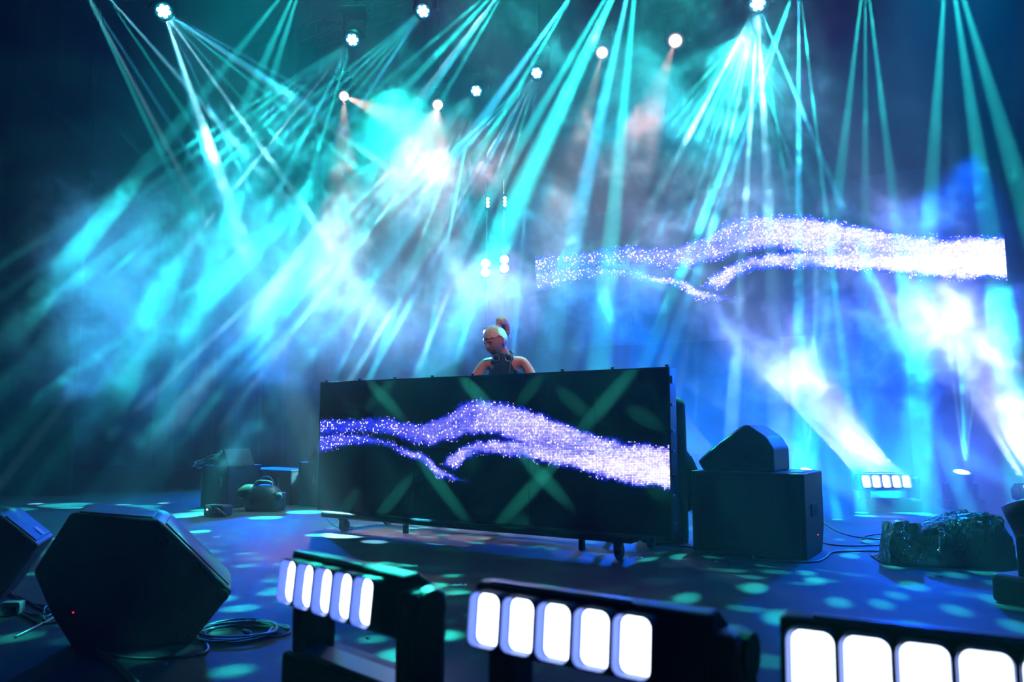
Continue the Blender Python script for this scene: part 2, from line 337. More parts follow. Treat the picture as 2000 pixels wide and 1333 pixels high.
def lathe(bm, prof, n=24, M=None):          # prof: list of (r, z)
    rings = []
    for r, z in prof:
        rings.append([bm.verts.new((r*math.cos(2*PI*i/n), r*math.sin(2*PI*i/n), z)) for i in range(n)] if r > 1e-6 else [bm.verts.new((0,0,z))])
    for A, B in zip(rings, rings[1:]):
        for i in range(n):
            j = (i+1) % n
            if len(A) == 1 and len(B) == 1: continue
            if len(A) == 1: bm.faces.new((A[0], B[i], B[j]))
            elif len(B) == 1: bm.faces.new((A[i], A[j], B[0]))
            else: bm.faces.new((A[i], A[j], B[j], B[i]))
    vs = [v for R in rings for v in R]
    if M is not None: bmesh.ops.transform(bm, matrix=M, verts=vs)
    return vs
def prism(bm, poly, depth, bev=0.0, seg=3):   # poly in the local x-z plane, extruded along +y
    A = [bm.verts.new((x, 0, z)) for x, z in poly]; B = [bm.verts.new((x, depth, z)) for x, z in poly]
    n = len(poly); fs = [bm.faces.new(A), bm.faces.new(B[::-1])]
    for i in range(n): fs.append(bm.faces.new((A[i], B[i], B[(i+1)%n], A[(i+1)%n])))
    bmesh.ops.recalc_face_normals(bm, faces=fs)
    if bev:
        es = list({e for f in fs for e in f.edges}); bmesh.ops.bevel(bm, geom=es, offset=bev, segments=seg, profile=0.5, affect='EDGES')
def smooth_path(pts, k=8):
    P = [Vector(p) for p in pts]; out = []
    for i in range(len(P)-1):
        p0, p1, p2, p3 = P[max(i-1,0)], P[i], P[i+1], P[min(i+2,len(P)-1)]
        for j in range(k):
            t = j/k
            out.append(0.5*((2*p1) + (p2-p0)*t + (2*p0-5*p1+4*p2-p3)*t*t + (3*p1-p0-3*p2+p3)*t**3))
    out.append(P[-1]); return out
def tube(bm, pts, r, n=6, k=8):
    P = smooth_path(pts, k) if k else [Vector(p) for p in pts]
    prev = None; up = Vector((0,0,1))
    for i, p in enumerate(P):
        t = (P[min(i+1,len(P)-1)] - P[max(i-1,0)])
        if t.length < 1e-7: continue
        t.normalize(); s = t.cross(up)
        if s.length < 1e-3: s = t.cross(Vector((1,0,0)))
        s.normalize(); u = s.cross(t)
        rr = r[min(i, len(r)-1)] if isinstance(r, list) else r
        ring = [bm.verts.new(p + (s*math.cos(2*PI*j/n) + u*math.sin(2*PI*j/n))*rr) for j in range(n)]
        if prev:
            for j in range(n): bm.faces.new((prev[j], prev[(j+1)%n], ring[(j+1)%n], ring[j]))
        else: bm.faces.new(ring[::-1])
        prev = ring
    bm.faces.new(prev)
def rounded(bm, w, h, y, r=0.2, t=0.004, n=5):   # rounded rectangular plate facing -y
    pts = []
    rr = min(w, h)*r
    for cx, cz, a0 in ((w/2-rr, h/2-rr, 0), (-w/2+rr, h/2-rr, 90), (-w/2+rr, -h/2+rr, 180), (w/2-rr, -h/2+rr, 270)):
        for i in range(n+1):
            a = math.radians(a0 + 90*i/n); pts.append((cx+rr*math.cos(a), cz+rr*math.sin(a)))
    return pts
RZ = math.atan2(-0.5426, 0.84)      # the stage is turned this much against the view
def copy_tree(o, parent=None):
    c = o.copy(); C.objects.link(c)
    if parent is not None: c.parent = parent
    for ch in o.children: copy_tree(ch, c)
    return c
M_BLACK = plain('black_paint', (.005,.005,.006), .5, bump=.3, bscale=180, spec=.25)
M_BOX = plain('textured_black_cabinet', (.006,.0065,.008), .5, bump=.5, bscale=260, spec=.35)
M_RUB = plain('rubber', (.01,.01,.01), .75)
M_STEEL = plain('steel', (.35,.36,.38), .35, .9)
M_DARKM = plain('dark_metal', (.008,.008,.01), .5, .3, spec=.3)
M_GRILLE = plain('grille', (.02,.02,.024), .4, .5, bump=1.0, bscale=420)
M_CLOTH = plain('black_velvet', (.006,.006,.008), .95, bump=.4, bscale=90)
M_WHITE = plain('white_label', (.88,.89,.9), .5)
M_CABLE = plain('cable_rubber', (.02,.02,.022), .38)
M_GCABLE = plain('grey_cable', (.22,.22,.22), .4)

# ------------------------------------------------------------------ floor and drapes
def floor_mat():
    m, N, L, b = new_mat('stage_floor')
    tc = N.new('ShaderNodeTexCoord')
    n1 = N.new('ShaderNodeTexNoise'); n1.inputs['Scale'].default_value = 1.3; n1.inputs['Detail'].default_value = 8; L.new(tc.outputs['Object'], n1.inputs['Vector'])
    n2 = N.new('ShaderNodeTexNoise'); n2.inputs['Scale'].default_value = 320; n2.inputs['Detail'].default_value = 2; L.new(tc.outputs['Object'], n2.inputs['Vector'])
    r = N.new('ShaderNodeValToRGB'); r.color_ramp.elements[0].color = (.012,.012,.014,1); r.color_ramp.elements[1].color = (.042,.042,.045,1)
    r.color_ramp.elements[0].position = .3; r.color_ramp.elements[1].position = .75
    L.new(n1.outputs[0], r.inputs[0]); L.new(r.outputs[0], b.inputs['Base Color'])
    rr = N.new('ShaderNodeMapRange'); rr.inputs[3].default_value = .5; rr.inputs[4].default_value = .75; b.inputs['Specular IOR Level'].default_value = .16; L.new(n1.outputs[0], rr.inputs[0]); L.new(rr.outputs[0], b.inputs['Roughness'])
    bp = N.new('ShaderNodeBump'); bp.inputs['Strength'].default_value = .35; bp.inputs['Distance'].default_value = .002
    L.new(n2.outputs[0], bp.inputs['Height']); L.new(bp.outputs[0], b.inputs['Normal'])
    return m
bm = nb(); box(bm, (0.5, 7.5, -0.05), (22, 20, 0.1)); finish(bm, 'floor', floor_mat(), kind='structure')
def drape(name, a, b, z1, folds, amp, mat, label=None):
    a, b = Vector(a), Vector(b); d = b-a; n = int(d.length*folds*8); nr = Vector((d.y, -d.x, 0)).normalized(); bm = nb()
    lo, hi, lo2, hi2 = [], [], [], []
    for i in range(n+1):
        t = i/n; ph = t*d.length*folds*2*PI
        off = nr*(amp*math.sin(ph + 0.8*math.sin(t*9)) + amp*0.4*math.sin(ph*0.37+1))
        p = a + d*t + off
        lo.append(bm.verts.new((p.x, p.y, 0.0))); hi.append(bm.verts.new((p.x, p.y, z1)))
        q = p - nr*0.02; lo2.append(bm.verts.new((q.x, q.y, 0.0))); hi2.append(bm.verts.new((q.x, q.y, z1)))
    for i in range(n):
        bm.faces.new((lo[i], lo[i+1], hi[i+1], hi[i])); bm.faces.new((lo2[i], hi2[i], hi2[i+1], lo2[i+1]))
        bm.faces.new((hi[i], hi[i+1], hi2[i+1], hi2[i])); bm.faces.new((lo[i], lo2[i], lo2[i+1], lo[i+1]))
    bm.faces.new((lo[0], hi[0], hi2[0], lo2[0])); bm.faces.new((lo[-1], lo2[-1], hi2[-1], hi[-1]))
    o = finish(bm, name, mat, smooth=True, kind='structure'); return o
drape('wall_back', (-7.5, 16.4, 0), (9.2, 7.45, 0), 8.6, 1.6, 0.07, M_CLOTH)
drape('wall_left', (-9.5, 9.75, 0), (-5.24, 9.35, 0), 8.6, 1.8, 0.05, M_CLOTH)

# ------------------------------------------------------------------ LED walls
def led_mat(name, gain, pitch_u, pitch_v, blue=1.0, base=.045):
    m, N, L, b = new_mat(name)
    b.inputs['Base Color'].default_value = (base,base*1.05,base*1.05,1); b.inputs['Roughness'].default_value = .6
    uv = N.new('ShaderNodeUVMap'); sp = N.new('ShaderNodeSeparateXYZ'); L.new(uv.outputs[0], sp.inputs[0])
    u0, v0 = sp.outputs[0], sp.outputs[1]
    def mt(op, a, c=None, cl=False):
        n = N.new('ShaderNodeMath'); n.operation = op; n.use_clamp = cl
        for k, x in enumerate((a, c)):
            if x is None: continue
            if isinstance(x, (int, float)): n.inputs[k].default_value = x
            else: L.new(x, n.inputs[k])
        return n.outputs[0]
    # picture is shown by square LED dots: sample it at dot centres
    uq = mt('DIVIDE', mt('ADD', mt('FLOOR', mt('MULTIPLY', u0, pitch_u)), .5), pitch_u)
    vq = mt('DIVIDE', mt('ADD', mt('FLOOR', mt('MULTIPLY', v0, pitch_v)), .5), pitch_v)
    cb = N.new('ShaderNodeCombineXYZ'); L.new(mt('MULTIPLY', uq, 3.0), cb.inputs[0]); L.new(vq, cb.inputs[1])
    def nz(scale, det, rough=.6, vec=None):
        n = N.new('ShaderNodeTexNoise'); n.inputs['Scale'].default_value = scale; n.inputs['Detail'].default_value = det; n.inputs['Roughness'].default_value = rough
        L.new(vec or cb.outputs[0], n.inputs['Vector']); return n.outputs[0]
    wob = mt('MULTIPLY', mt('SUBTRACT', nz(9, 6, .75), .5), .13)
    v = mt('ADD', vq, wob)
    def curve(pts):
        n = N.new('ShaderNodeFloatCurve'); c = n.mapping.curves[0]
        c.points[0].location = pts[0]; c.points[1].location = pts[-1]
        for p in pts[1:-1]: c.points.new(*p)
        n.mapping.update(); L.new(uq, n.inputs['Value']); return n.outputs[0]
    def band(top, bot, s):
        return mt('MULTIPLY', mt('DIVIDE', mt('SUBTRACT', v, curve(top)), s, True), mt('DIVIDE', mt('SUBTRACT', curve(bot), v), s, True))
    A_t = [(0,.30),(.12,.30),(.235,.295),(.35,.33),(.435,.26),(.52,.175),(.635,.22),(.75,.325),(.865,.43),(1,.475)]
    A_b = [(0,.40),(.12,.385),(.235,.39),(.35,.47),(.435,.45),(.5,.40),(.56,.40),(.66,.47),(.75,.56),(.865,.62),(1,.66)]
    B_t = [(0,.42),(.12,.41),(.235,.455),(.3,.51),(.38,.57),(.42,.66),(.46,.70),(.475,.72),(1,.74)]
    B_b = [(0,.55),(.12,.49),(.235,.485),(.3,.56),(.36,.61),(.42,.72),(.46,.725),(.475,.72),(1,.70)]
    C_t = [(0,.65),(.42,.62),(.44,.56),(.5,.475),(.55,.45),(.635,.45),(.75,.47),(.865,.52),(1,.57)]
    C_b = [(0,.6),(.42,.615),(.46,.63),(.5,.555),(.55,.535),(.635,.55),(.75,.60),(.865,.675),(1,.715)]
    s = .035
    a1, b1, c1 = band(A_t, A_b, s), band(B_t, B_b, s*.7), band(C_t, C_b, s)
    grow = .020
    def widen(t, bb): return [(x, y-grow) for x, y in t], [(x, y+grow) for x, y in bb]
    halo = mt('MAXIMUM', mt('MAXIMUM', band(*widen(A_t, A_b), .03), band(*widen(C_t, C_b), .03)), band(*widen(B_t[:-1]+[(1,.8)], B_b[:-1]+[(1,.7)]), .03))
    core = mt('MAXIMUM', mt('MAXIMUM', mt('MULTIPLY', a1, .62), mt('MULTIPLY', c1, 1.0)), mt('MULTIPLY', b1, 1.3))
    # grain: sparkling particles, streaks along the flow
    mp = N.new('ShaderNodeMapping'); mp.inputs['Scale'].default_value = (1, 5, 1); L.new(cb.outputs[0], mp.inputs[0])
    streak = nz(14, 3, .7, mp.outputs[0]); gr = nz(60, 2, .8)
    vo = N.new('ShaderNodeTexVoronoi'); vo.inputs['Scale'].default_value = 75; L.new(cb.outputs[0], vo.inputs['Vector'])
    dots = mt('LESS_THAN', vo.outputs['Distance'], .30)
    left = mt('SUBTRACT', 1.25, mt('MULTIPLY', uq, 1.3), True)
    fill = mt('MULTIPLY', core, mt('MULTIPLY', mt('ADD', mt('MULTIPLY', streak, 1.3), .45), mt('ADD', mt('MULTIPLY', mt('GREATER_THAN', gr, .5), .45), .6)))
    holes = mt('MULTIPLY', left, mt('SUBTRACT', 1.0, dots)); fill = mt('MULTIPLY', fill, mt('SUBTRACT', 1.0, mt('MULTIPLY', holes, .93)))
    sp2 = mt('MULTIPLY', mt('MULTIPLY', dots, halo), mt('MULTIPLY', mt('GREATER_THAN', nz(30, 1), .47), .8))
    lum = mt('ADD', mt('MULTIPLY', fill, mt('ADD', mt('MULTIPLY', mt('SUBTRACT', nz(5, 3), .32, True), 2.6, True), mt('MULTIPLY', uq, .45))), sp2)
    px = mt('SINE', mt('MULTIPLY', u0, pitch_u*PI)); pv = mt('SINE', mt('MULTIPLY', v0, pitch_v*PI))
    grid = mt('ADD', mt('MULTIPLY', mt('MULTIPLY', mt('ABSOLUTE', px), mt('ABSOLUTE', pv)), 1.1), .3)
    wht = N.new('ShaderNodeMix'); wht.data_type = 'RGBA'; wht.inputs[6].default_value = (.74,.80,1.0,1); wht.inputs[7].default_value = (1.0,.78,.80,1)
    L.new(mt('MULTIPLY', streak, 1.3, True), wht.inputs[0])
    sc1 = N.new('ShaderNodeVectorMath'); sc1.operation = 'SCALE'; L.new(wht.outputs[2], sc1.inputs[0]); L.new(mt('MULTIPLY', lum, grid), sc1.inputs['Scale'])
    bl = N.new('ShaderNodeVectorMath'); bl.operation = 'SCALE'; bl.inputs[0].default_value = (.005,.02,.6*blue); L.new(mt('MULTIPLY', mt('POWER', halo, 1.5), mt('MULTIPLY', mt('ADD', gr, .3), grid)), bl.inputs['Scale'])
    ad = N.new('ShaderNodeVectorMath'); ad.operation = 'ADD'; L.new(sc1.outputs[0], ad.inputs[0]); L.new(bl.outputs[0], ad.inputs[1])
    L.new(ad.outputs[0], b.inputs['Emission Color']); b.inputs['Emission Strength'].default_value = gain
    m.cycles.emission_sampling = 'NONE'
    return m
def led_wall(parent, W, H, nc, nr, z0, mat, depth, back):
    for r in range(nr):
        for c in range(nc):
            w, h = W/nc, H/nr; x0 = -W/2 + c*w; zb = z0 + r*h; g = 0.0012
            bm = nb(); vs = [bm.verts.new(p) for p in ((x0+g,0,zb+g),(x0+w-g,0,zb+g),(x0+w-g,0,zb+h-g),(x0+g,0,zb+h-g),(x0+g,.02,zb+g),(x0+w-g,.02,zb+g),(x0+w-g,.02,zb+h-g),(x0+g,.02,zb+h-g))]
            for f in ((0,1,2,3),(4,7,6,5),(0,4,5,1),(1,5,6,2),(2,6,7,3),(3,7,4,0)): bm.faces.new([vs[i] for i in f])
            ul = bm.loops.layers.uv.new('UVMap')
            for f in bm.faces:
                for l in f.loops: l[ul].uv = ((l.vert.co.x + W/2)/W, 1-(l.vert.co.z - z0)/H)
            finish(bm, 'display_panel', mat, parent)
            bm = nb(); box(bm, (x0+w/2, .021+depth/2, zb+h/2), (w-.006, depth, h-.006), .004); 
            if back: finish(bm, 'panel_case', M_BLACK, parent)
            else: bm.free()
BM = (at(625,992,6.3)+at(1305,1045,4.7))/2
booth = thing('led_booth', 'black dj booth front of LED panels on casters showing white particle waves', 'booth', (BM.x, BM.y, 0), RZ)
BW, BH, BZ = 2.95, 1.0, 0.16
led_wall(booth, BW, BH, 6, 2, BZ, led_mat('booth_picture', 2.7, 300, 100), .07, True)
for s_ in (-1, 1):
    bm = nb(); box(bm, (s_*(BW/2+.006), .05, BZ+BH/2), (.012, .1, BH+.01), .002); finish(bm, 'side_frame', plain('edge_aluminium', (.12,.13,.15), .4, .7), booth)
bm = nb(); box(bm, (0, .05, BZ+BH+.004), (BW+.02, .1, .008), .002); finish(bm, 'top_frame', M_DARKM, booth)
for i, zz in enumerate((.93, .78, .62, .5, .36, .24, .06)):
    bm = nb(); big = i in (0, 6)
    box(bm, (BW/2+.018, .02, BZ+zz), (.018 if big else .012, .03, .045 if big else .018), .003)
    finish(bm, 'latch', M_STEEL, booth)
for k in range(9):
    bm = nb(); x = -BW/2 + .02 + k*(BW-.04)/8; cyl(bm, (x, .04, BZ+BH+.006), (x, .04, BZ+BH+.02), .009); cyl(bm, (x, .04, BZ+BH+.018), (x, .04, BZ+BH+.024), .013)
    finish(bm, 'connector_stud', M_BLACK, booth, True)
bm = nb(); box(bm, (-.05, -.02, .135), (2.62, .12, .045), .012); box(bm, (-.05, .55, .135), (2.62, .07, .045), .012)
for x in (-1.3, 0, 1.2): box(bm, (x, .26, .13), (.07, .52, .035), .005)
finish(bm, 'dolly_frame', M_BLACK, booth)
bm = nb(); box(bm, (-.08, -.083, .136), (.16, .006, .026), .002); finish(bm, 'name_plate', plain('blue_grey_plate', (.12,.2,.32), .4), booth)
for x in (-1.22, 1.12):
    for y in (.02, .52):
        bm = nb(); cyl(bm, (x, y, .095), (x, y, .118), .035); 
        for s in (-.022, .022): box(bm, (x+s, y+.012, .07), (.006, .045, .06), .002)
        c = finish(bm, 'caster', M_DARKM, booth)
        bm = nb(); cyl(bm, (x-.015, y+.02, .045), (x+.015, y+.02, .045), .045, n=20); finish(bm, 'wheel', M_RUB, c)
# screen at the back of the stage
SL, SR = at(1045, 565, 11.5), at(1962, 465, 8.75)
smid = (SL+SR)/2; srz = math.atan2(SR.y-SL.y, SR.x-SL.x); SW = ((SR.x-SL.x)**2+(SR.y-SL.y)**2)**.5
z_b = (at(1045,690,11.5).z + at(1962,628,8.75).z)/2; z_t = (at(1045,440,11.5).z + at(1962,298,8.75).z)/2
bscr = thing('back_screen', 'large hanging LED screen of white particle waves behind the smoke', 'screen', (smid.x, smid.y, 0), srz)
led_wall(bscr, SW, z_t-z_b, 12, 4, z_b, led_mat('screen_picture', 4.5, 420, 140, 1.6, .012), .06, False)
bm = nb(); box(bm, (0, .05, (z_b+z_t)/2), (SW-.02, .05, z_t-z_b-.02)); finish(bm, 'screen_frame', M_DARKM, bscr)
for x in (-SW*.32, 0, SW*.32):
    bm = nb(); cyl(bm, (x, .12, .0), (x, .12, z_t), .014); finish(bm, 'support_post', M_DARKM, bscr)
# ------------------------------------------------------------------ trusses and lamps hanging from them
def lens_glow(name, col, st): return glow(name, col, st)
G_CY = lens_glow('cyan_lens', (.35,.9,1.0), 9); G_WM = lens_glow('warm_lens', (1.0,.8,.7), 9); G_RIM = lens_glow('dim_cyan_rim', (.0,.3,.45), 1.0); G_WRIM = lens_glow('dim_warm_rim', (.4,.2,.16), 0.7)
G_BAR = lens_glow('white_blue_lens', (.72,.84,1.0), 6.0); G_BARD = lens_glow('lens_wall_glow', (.05,.15,1.0), 1.3); G_SM = lens_glow('small_led', (.8,.9,1.0), 8)
for m_ in (G_CY, G_WM, G_RIM, G_WRIM, G_BAR, G_BARD, G_SM): m_.cycles.emission_sampling = 'NONE'
TZ = 6.7
def truss(a, b, label):
    a, b = Vector(a), Vector(b); d = b-a; Ln = d.length
    t = thing('lighting_truss', label, 'truss', a, math.atan2(d.y, d.x))
    for i, (y, z) in enumerate(((-.14,0),(.14,0),(-.14,.28),(.14,.28))):
        bm = nb(); cyl(bm, (0,y,z), (Ln,y,z), .024, n=10); finish(bm, 'chord', M_DARKM, t, True)
    bm = nb(); n = int(Ln/.28)
    for i in range(n):
        x0, x1 = i*Ln/n, (i+1)*Ln/n; s = i % 2
        for A, B in (((-.14,0),(-.14,.28)), ((.14,0),(.14,.28)), ((-.14,0),(.14,0)), ((-.14,.28),(.14,.28))):
            p, q = (A, B) if s else (B, A); cyl(bm, (x0,*p), (x1,*q), .009, n=5, cap=False)
    o = finish(bm, 'lattice', M_DARKM, t); o['kind'] = 'stuff'
    for x in (.02, Ln-.02):
        bm = nb(); cyl(bm, (x,0,.28), (x,0,2.6), .012, n=6); finish(bm, 'hoist_chain', M_DARKM, t)
    return t
def head_fixture(lens_p, aim, label, group, kind='cyan', sc=1.0, hang=True, glowmat=None, rim=None, mount=None):
    """moving head: lens centre at lens_p, looking along aim; hung below a truss or standing on its base"""
    aim = Vector(aim).normalized(); r = .085*sc
    pivot = lens_p - aim*(.17*sc); up = 1 if hang else -1
    rz = math.atan2(aim.y, aim.x) + PI/2
    base_z = (mount if mount is not None else pivot.z + .33*sc) if hang else 0.0
    t = thing('moving_head_light', label, 'stage light', (pivot.x, pivot.y, base_z), rz, group)
    R = Matrix.Rotation(-rz, 4, 'Z'); la = (R @ aim.to_4d()).to_3d(); pz = pivot.z - base_z
    Q = Matrix.Translation((0,0,pz)) @ la.to_track_quat('Z','Y').to_matrix().to_4x4() @ Matrix.Scale(sc, 4)
    bm = nb(); lathe(bm, [(0,-.13),(.05,-.125),(.085,-.10),(.095,-.03),(.095,.08),(.10,.13),(.103,.165),(.09,.17),(.086,.158),(.0,.158)], 24, Q); h = finish(bm, 'lamp_head', M_BLACK, t, True)
    bm = nb(); lathe(bm, [(0,.1605),(.082,.1605),(.082,.163),(.0,.163)], 24, Q); finish(bm, 'front_glass', rim, h)
    bm = nb()
    if kind == 'cyan':
        for i in range(7):
            x, y = (0,0) if i == 6 else (.046*math.cos(i*PI/3), .046*math.sin(i*PI/3))
            lathe(bm, [(0,.173),(.014,.170),(.024,.164)], 10, Q @ Matrix.Translation((x,y,0)))
    else: lathe(bm, [(0,.178),(.03,.176),(.055,.17),(.066,.164)], 20, Q)
    finish(bm, 'lens', glowmat, h, True)
    s = sc
    for sx in (-1, 1):
        bm = nb(); zc = pz/2 + (0.0 if hang else 0.0)
        box(bm, (sx*.125*s, 0, (pz + (-.05*s if hang else .05*s))/2 - (0.02*s if hang else -0.02*s)), (.03*s, .09*s, abs(pz)+.02*s), .008*s)
        a = finish(bm, 'yoke_arm', M_BLACK, t)
        bm = nb(); cyl(bm, (sx*.095*s,0,pz), (sx*.147*s,0,pz), .03*s); finish(bm, 'tilt_knob', M_DARKM, a)
    bm = nb()
    if hang: box(bm, (0,0,-.03*s), (.30*s,.2*s,.09*s), .015*s)
    else: box(bm, (0,0,.045*s), (.32*s,.24*s,.09*s), .015*s)
    finish(bm, 'base', M_BLACK, t)
    if hang:
        bm = nb(); cyl(bm, (0,0,.015*s), (0,0,TZ-base_z-.02), .009, n=8); box(bm, (0,0,TZ-base_z-.01), (.06,.07,.07), .01); finish(bm, 'clamp', M_DARKM, t)
    return t
def line_pt(k): return Vector((HP[k].x, HP[k].y, TZ))
# truss through the far row and truss through the near row
def row_truss(keys, ext0, ext1, label):
    ps = [line_pt(k) for k in keys]; p, q = ps[0], ps[-1]; d = (q-p).normalized()
    return truss(p - d*ext0, q + d*ext1, label)
row_truss(['j', 'h'], 2.6, 1.2, 'black box truss carrying the far diagonal row of stage lamps')
row_truss(['b', 'c'], 1.2, 4.2, 'black box truss carrying the near lamps left of centre')
row_truss(['k', 'a'], 0.4, 0.9, 'short black truss above the brightest lamp at upper left')
AIM = {'a': (560,300,7.8), 'b': (540,300,7.8), 'c': (620,330,7.5), 'd': (830,330,9.2), 'e': (900,380,8.8), 'f': (1120,330,8.0), 'g': (1240,330,7.7), 'h': (1450,300,7.5), 'i': (780,250,10.0), 'j': (830,330,9.2)}
LBL = {'a': 'bright moving head at upper left fanning white-blue beams', 'b': 'moving head with dotted lens above crossing teal beams, second from upper left',
 'c': 'moving head with tilted oval lens at the top edge left of centre', 'd': 'small moving head fanning thin beams beside the right warm lamp',
 'e': 'moving head fanning beams right of centre, above the twin strip lamps', 'f': 'round white lamp without beams between two moving heads',
 'g': 'round warm lamp in a dark housing, topmost right of centre', 'h': 'bright lamp cut by the top edge over white smoke',
 'i': 'leftmost warm lamp throwing a short pink cone', 'j': 'warm lamp over the big pinkish smoke cone'}
for k in AIM:
    warm = k in 'fgij'; p = HP[k]; aim = at(*AIM[k]) - p
    aim = (aim.normalized() + (Vector((0,0,CZ))-p).normalized()*1.6)
    head_fixture(p, aim, LBL[k], 'warm truss lamps' if warm else 'teal moving heads on the trusses', 'warm' if warm else 'cyan', {'a':1.15,'g':1.1,'h':1.1}.get(k, .95),
                 True, G_WM if warm else G_CY, G_WRIM if warm else G_RIM)

# ------------------------------------------------------------------ pipes with strip lamps and blinders behind the performer
for px, d, side in ((950, 9.15, 'left'), (985, 9.35, 'right')):
    p = at(px, 500, d)
    t = thing('lamp_pipe', 'thin black upright pipe behind the performer, ' + side + ' one of the pair', 'pipe', (p.x, p.y, 0), 0)
    bm = nb(); cyl(bm, (0,0,.02), (0,0,3.75 if side == 'left' else 3.85), .013, n=12); finish(bm, 'pipe_tube', M_DARKM, t, True)
    bm = nb(); lathe(bm, [(0,.0),(.07,.0),(.07,.012),(.04,.03),(.0,.03)], 20); finish(bm, 'foot_plate', M_DARKM, t, True)
def strip(px, py0, py1, d, label):
    c = at(px, (py0+py1)/2, d); hgt = (py1-py0)/FPX*d
    t = thing('strip_light', label, 'stage light', (c.x, c.y, c.z-hgt), 0, 'strip lamps of three white dots')
    bm = nb(); box(bm, (0,0,hgt), (.06,.05,hgt*2.4), .008); finish(bm, 'housing', M_BLACK, t)
    for i in range(3):
        bm = nb(); z = hgt + (i-1)*hgt*.5
        lathe(bm, [(0,-.032),(.014,-.03),(.021,-.024)], 14, Matrix.Translation((0,0,z)) @ Matrix.Rotation(-PI/2,4,'X'))
        finish(bm, 'lens', G_SM, t, True)
    for z in (.3, 1.7):
        bm = nb(); cyl(bm, (0,-.026,hgt*z), (0,-.030,hgt*z), .006, n=8); finish(bm, 'marker_led', G_SM, t)
strip(953, 390, 404, 9.05, 'upper left strip lamp of three white dots on the left pipe')
strip(986, 388, 402, 9.25, 'upper right strip lamp of three white dots on the right pipe')
strip(947, 649, 664, 9.05, 'low strip lamp of three white dots beside the performer head')
for i, b in enumerate(BLIND):
    t = thing('blinder_lamp', ('left' if i == 0 else 'right') + ' of two glaring white blinders above the performer', 'stage light', (b.x, b.y+.06, b.z), 0, 'pair of glaring blinders')
    bm = nb(); box(bm, (0,0,0), (.13,.08,.24), .02); finish(bm, 'housing', M_BLACK, t)
    for z in (-.055, .055):
        bm = nb(); lathe(bm, [(0,.0),(.035,.004),(.05,.012),(.052,.02)], 18, Matrix.Translation((0,-.06,z)) @ Matrix.Rotation(-PI/2,4,'X')); finish(bm, 'lamp_reflector', G_BLIND if 'G_BLIND' in globals() else G_BAR, t, True)

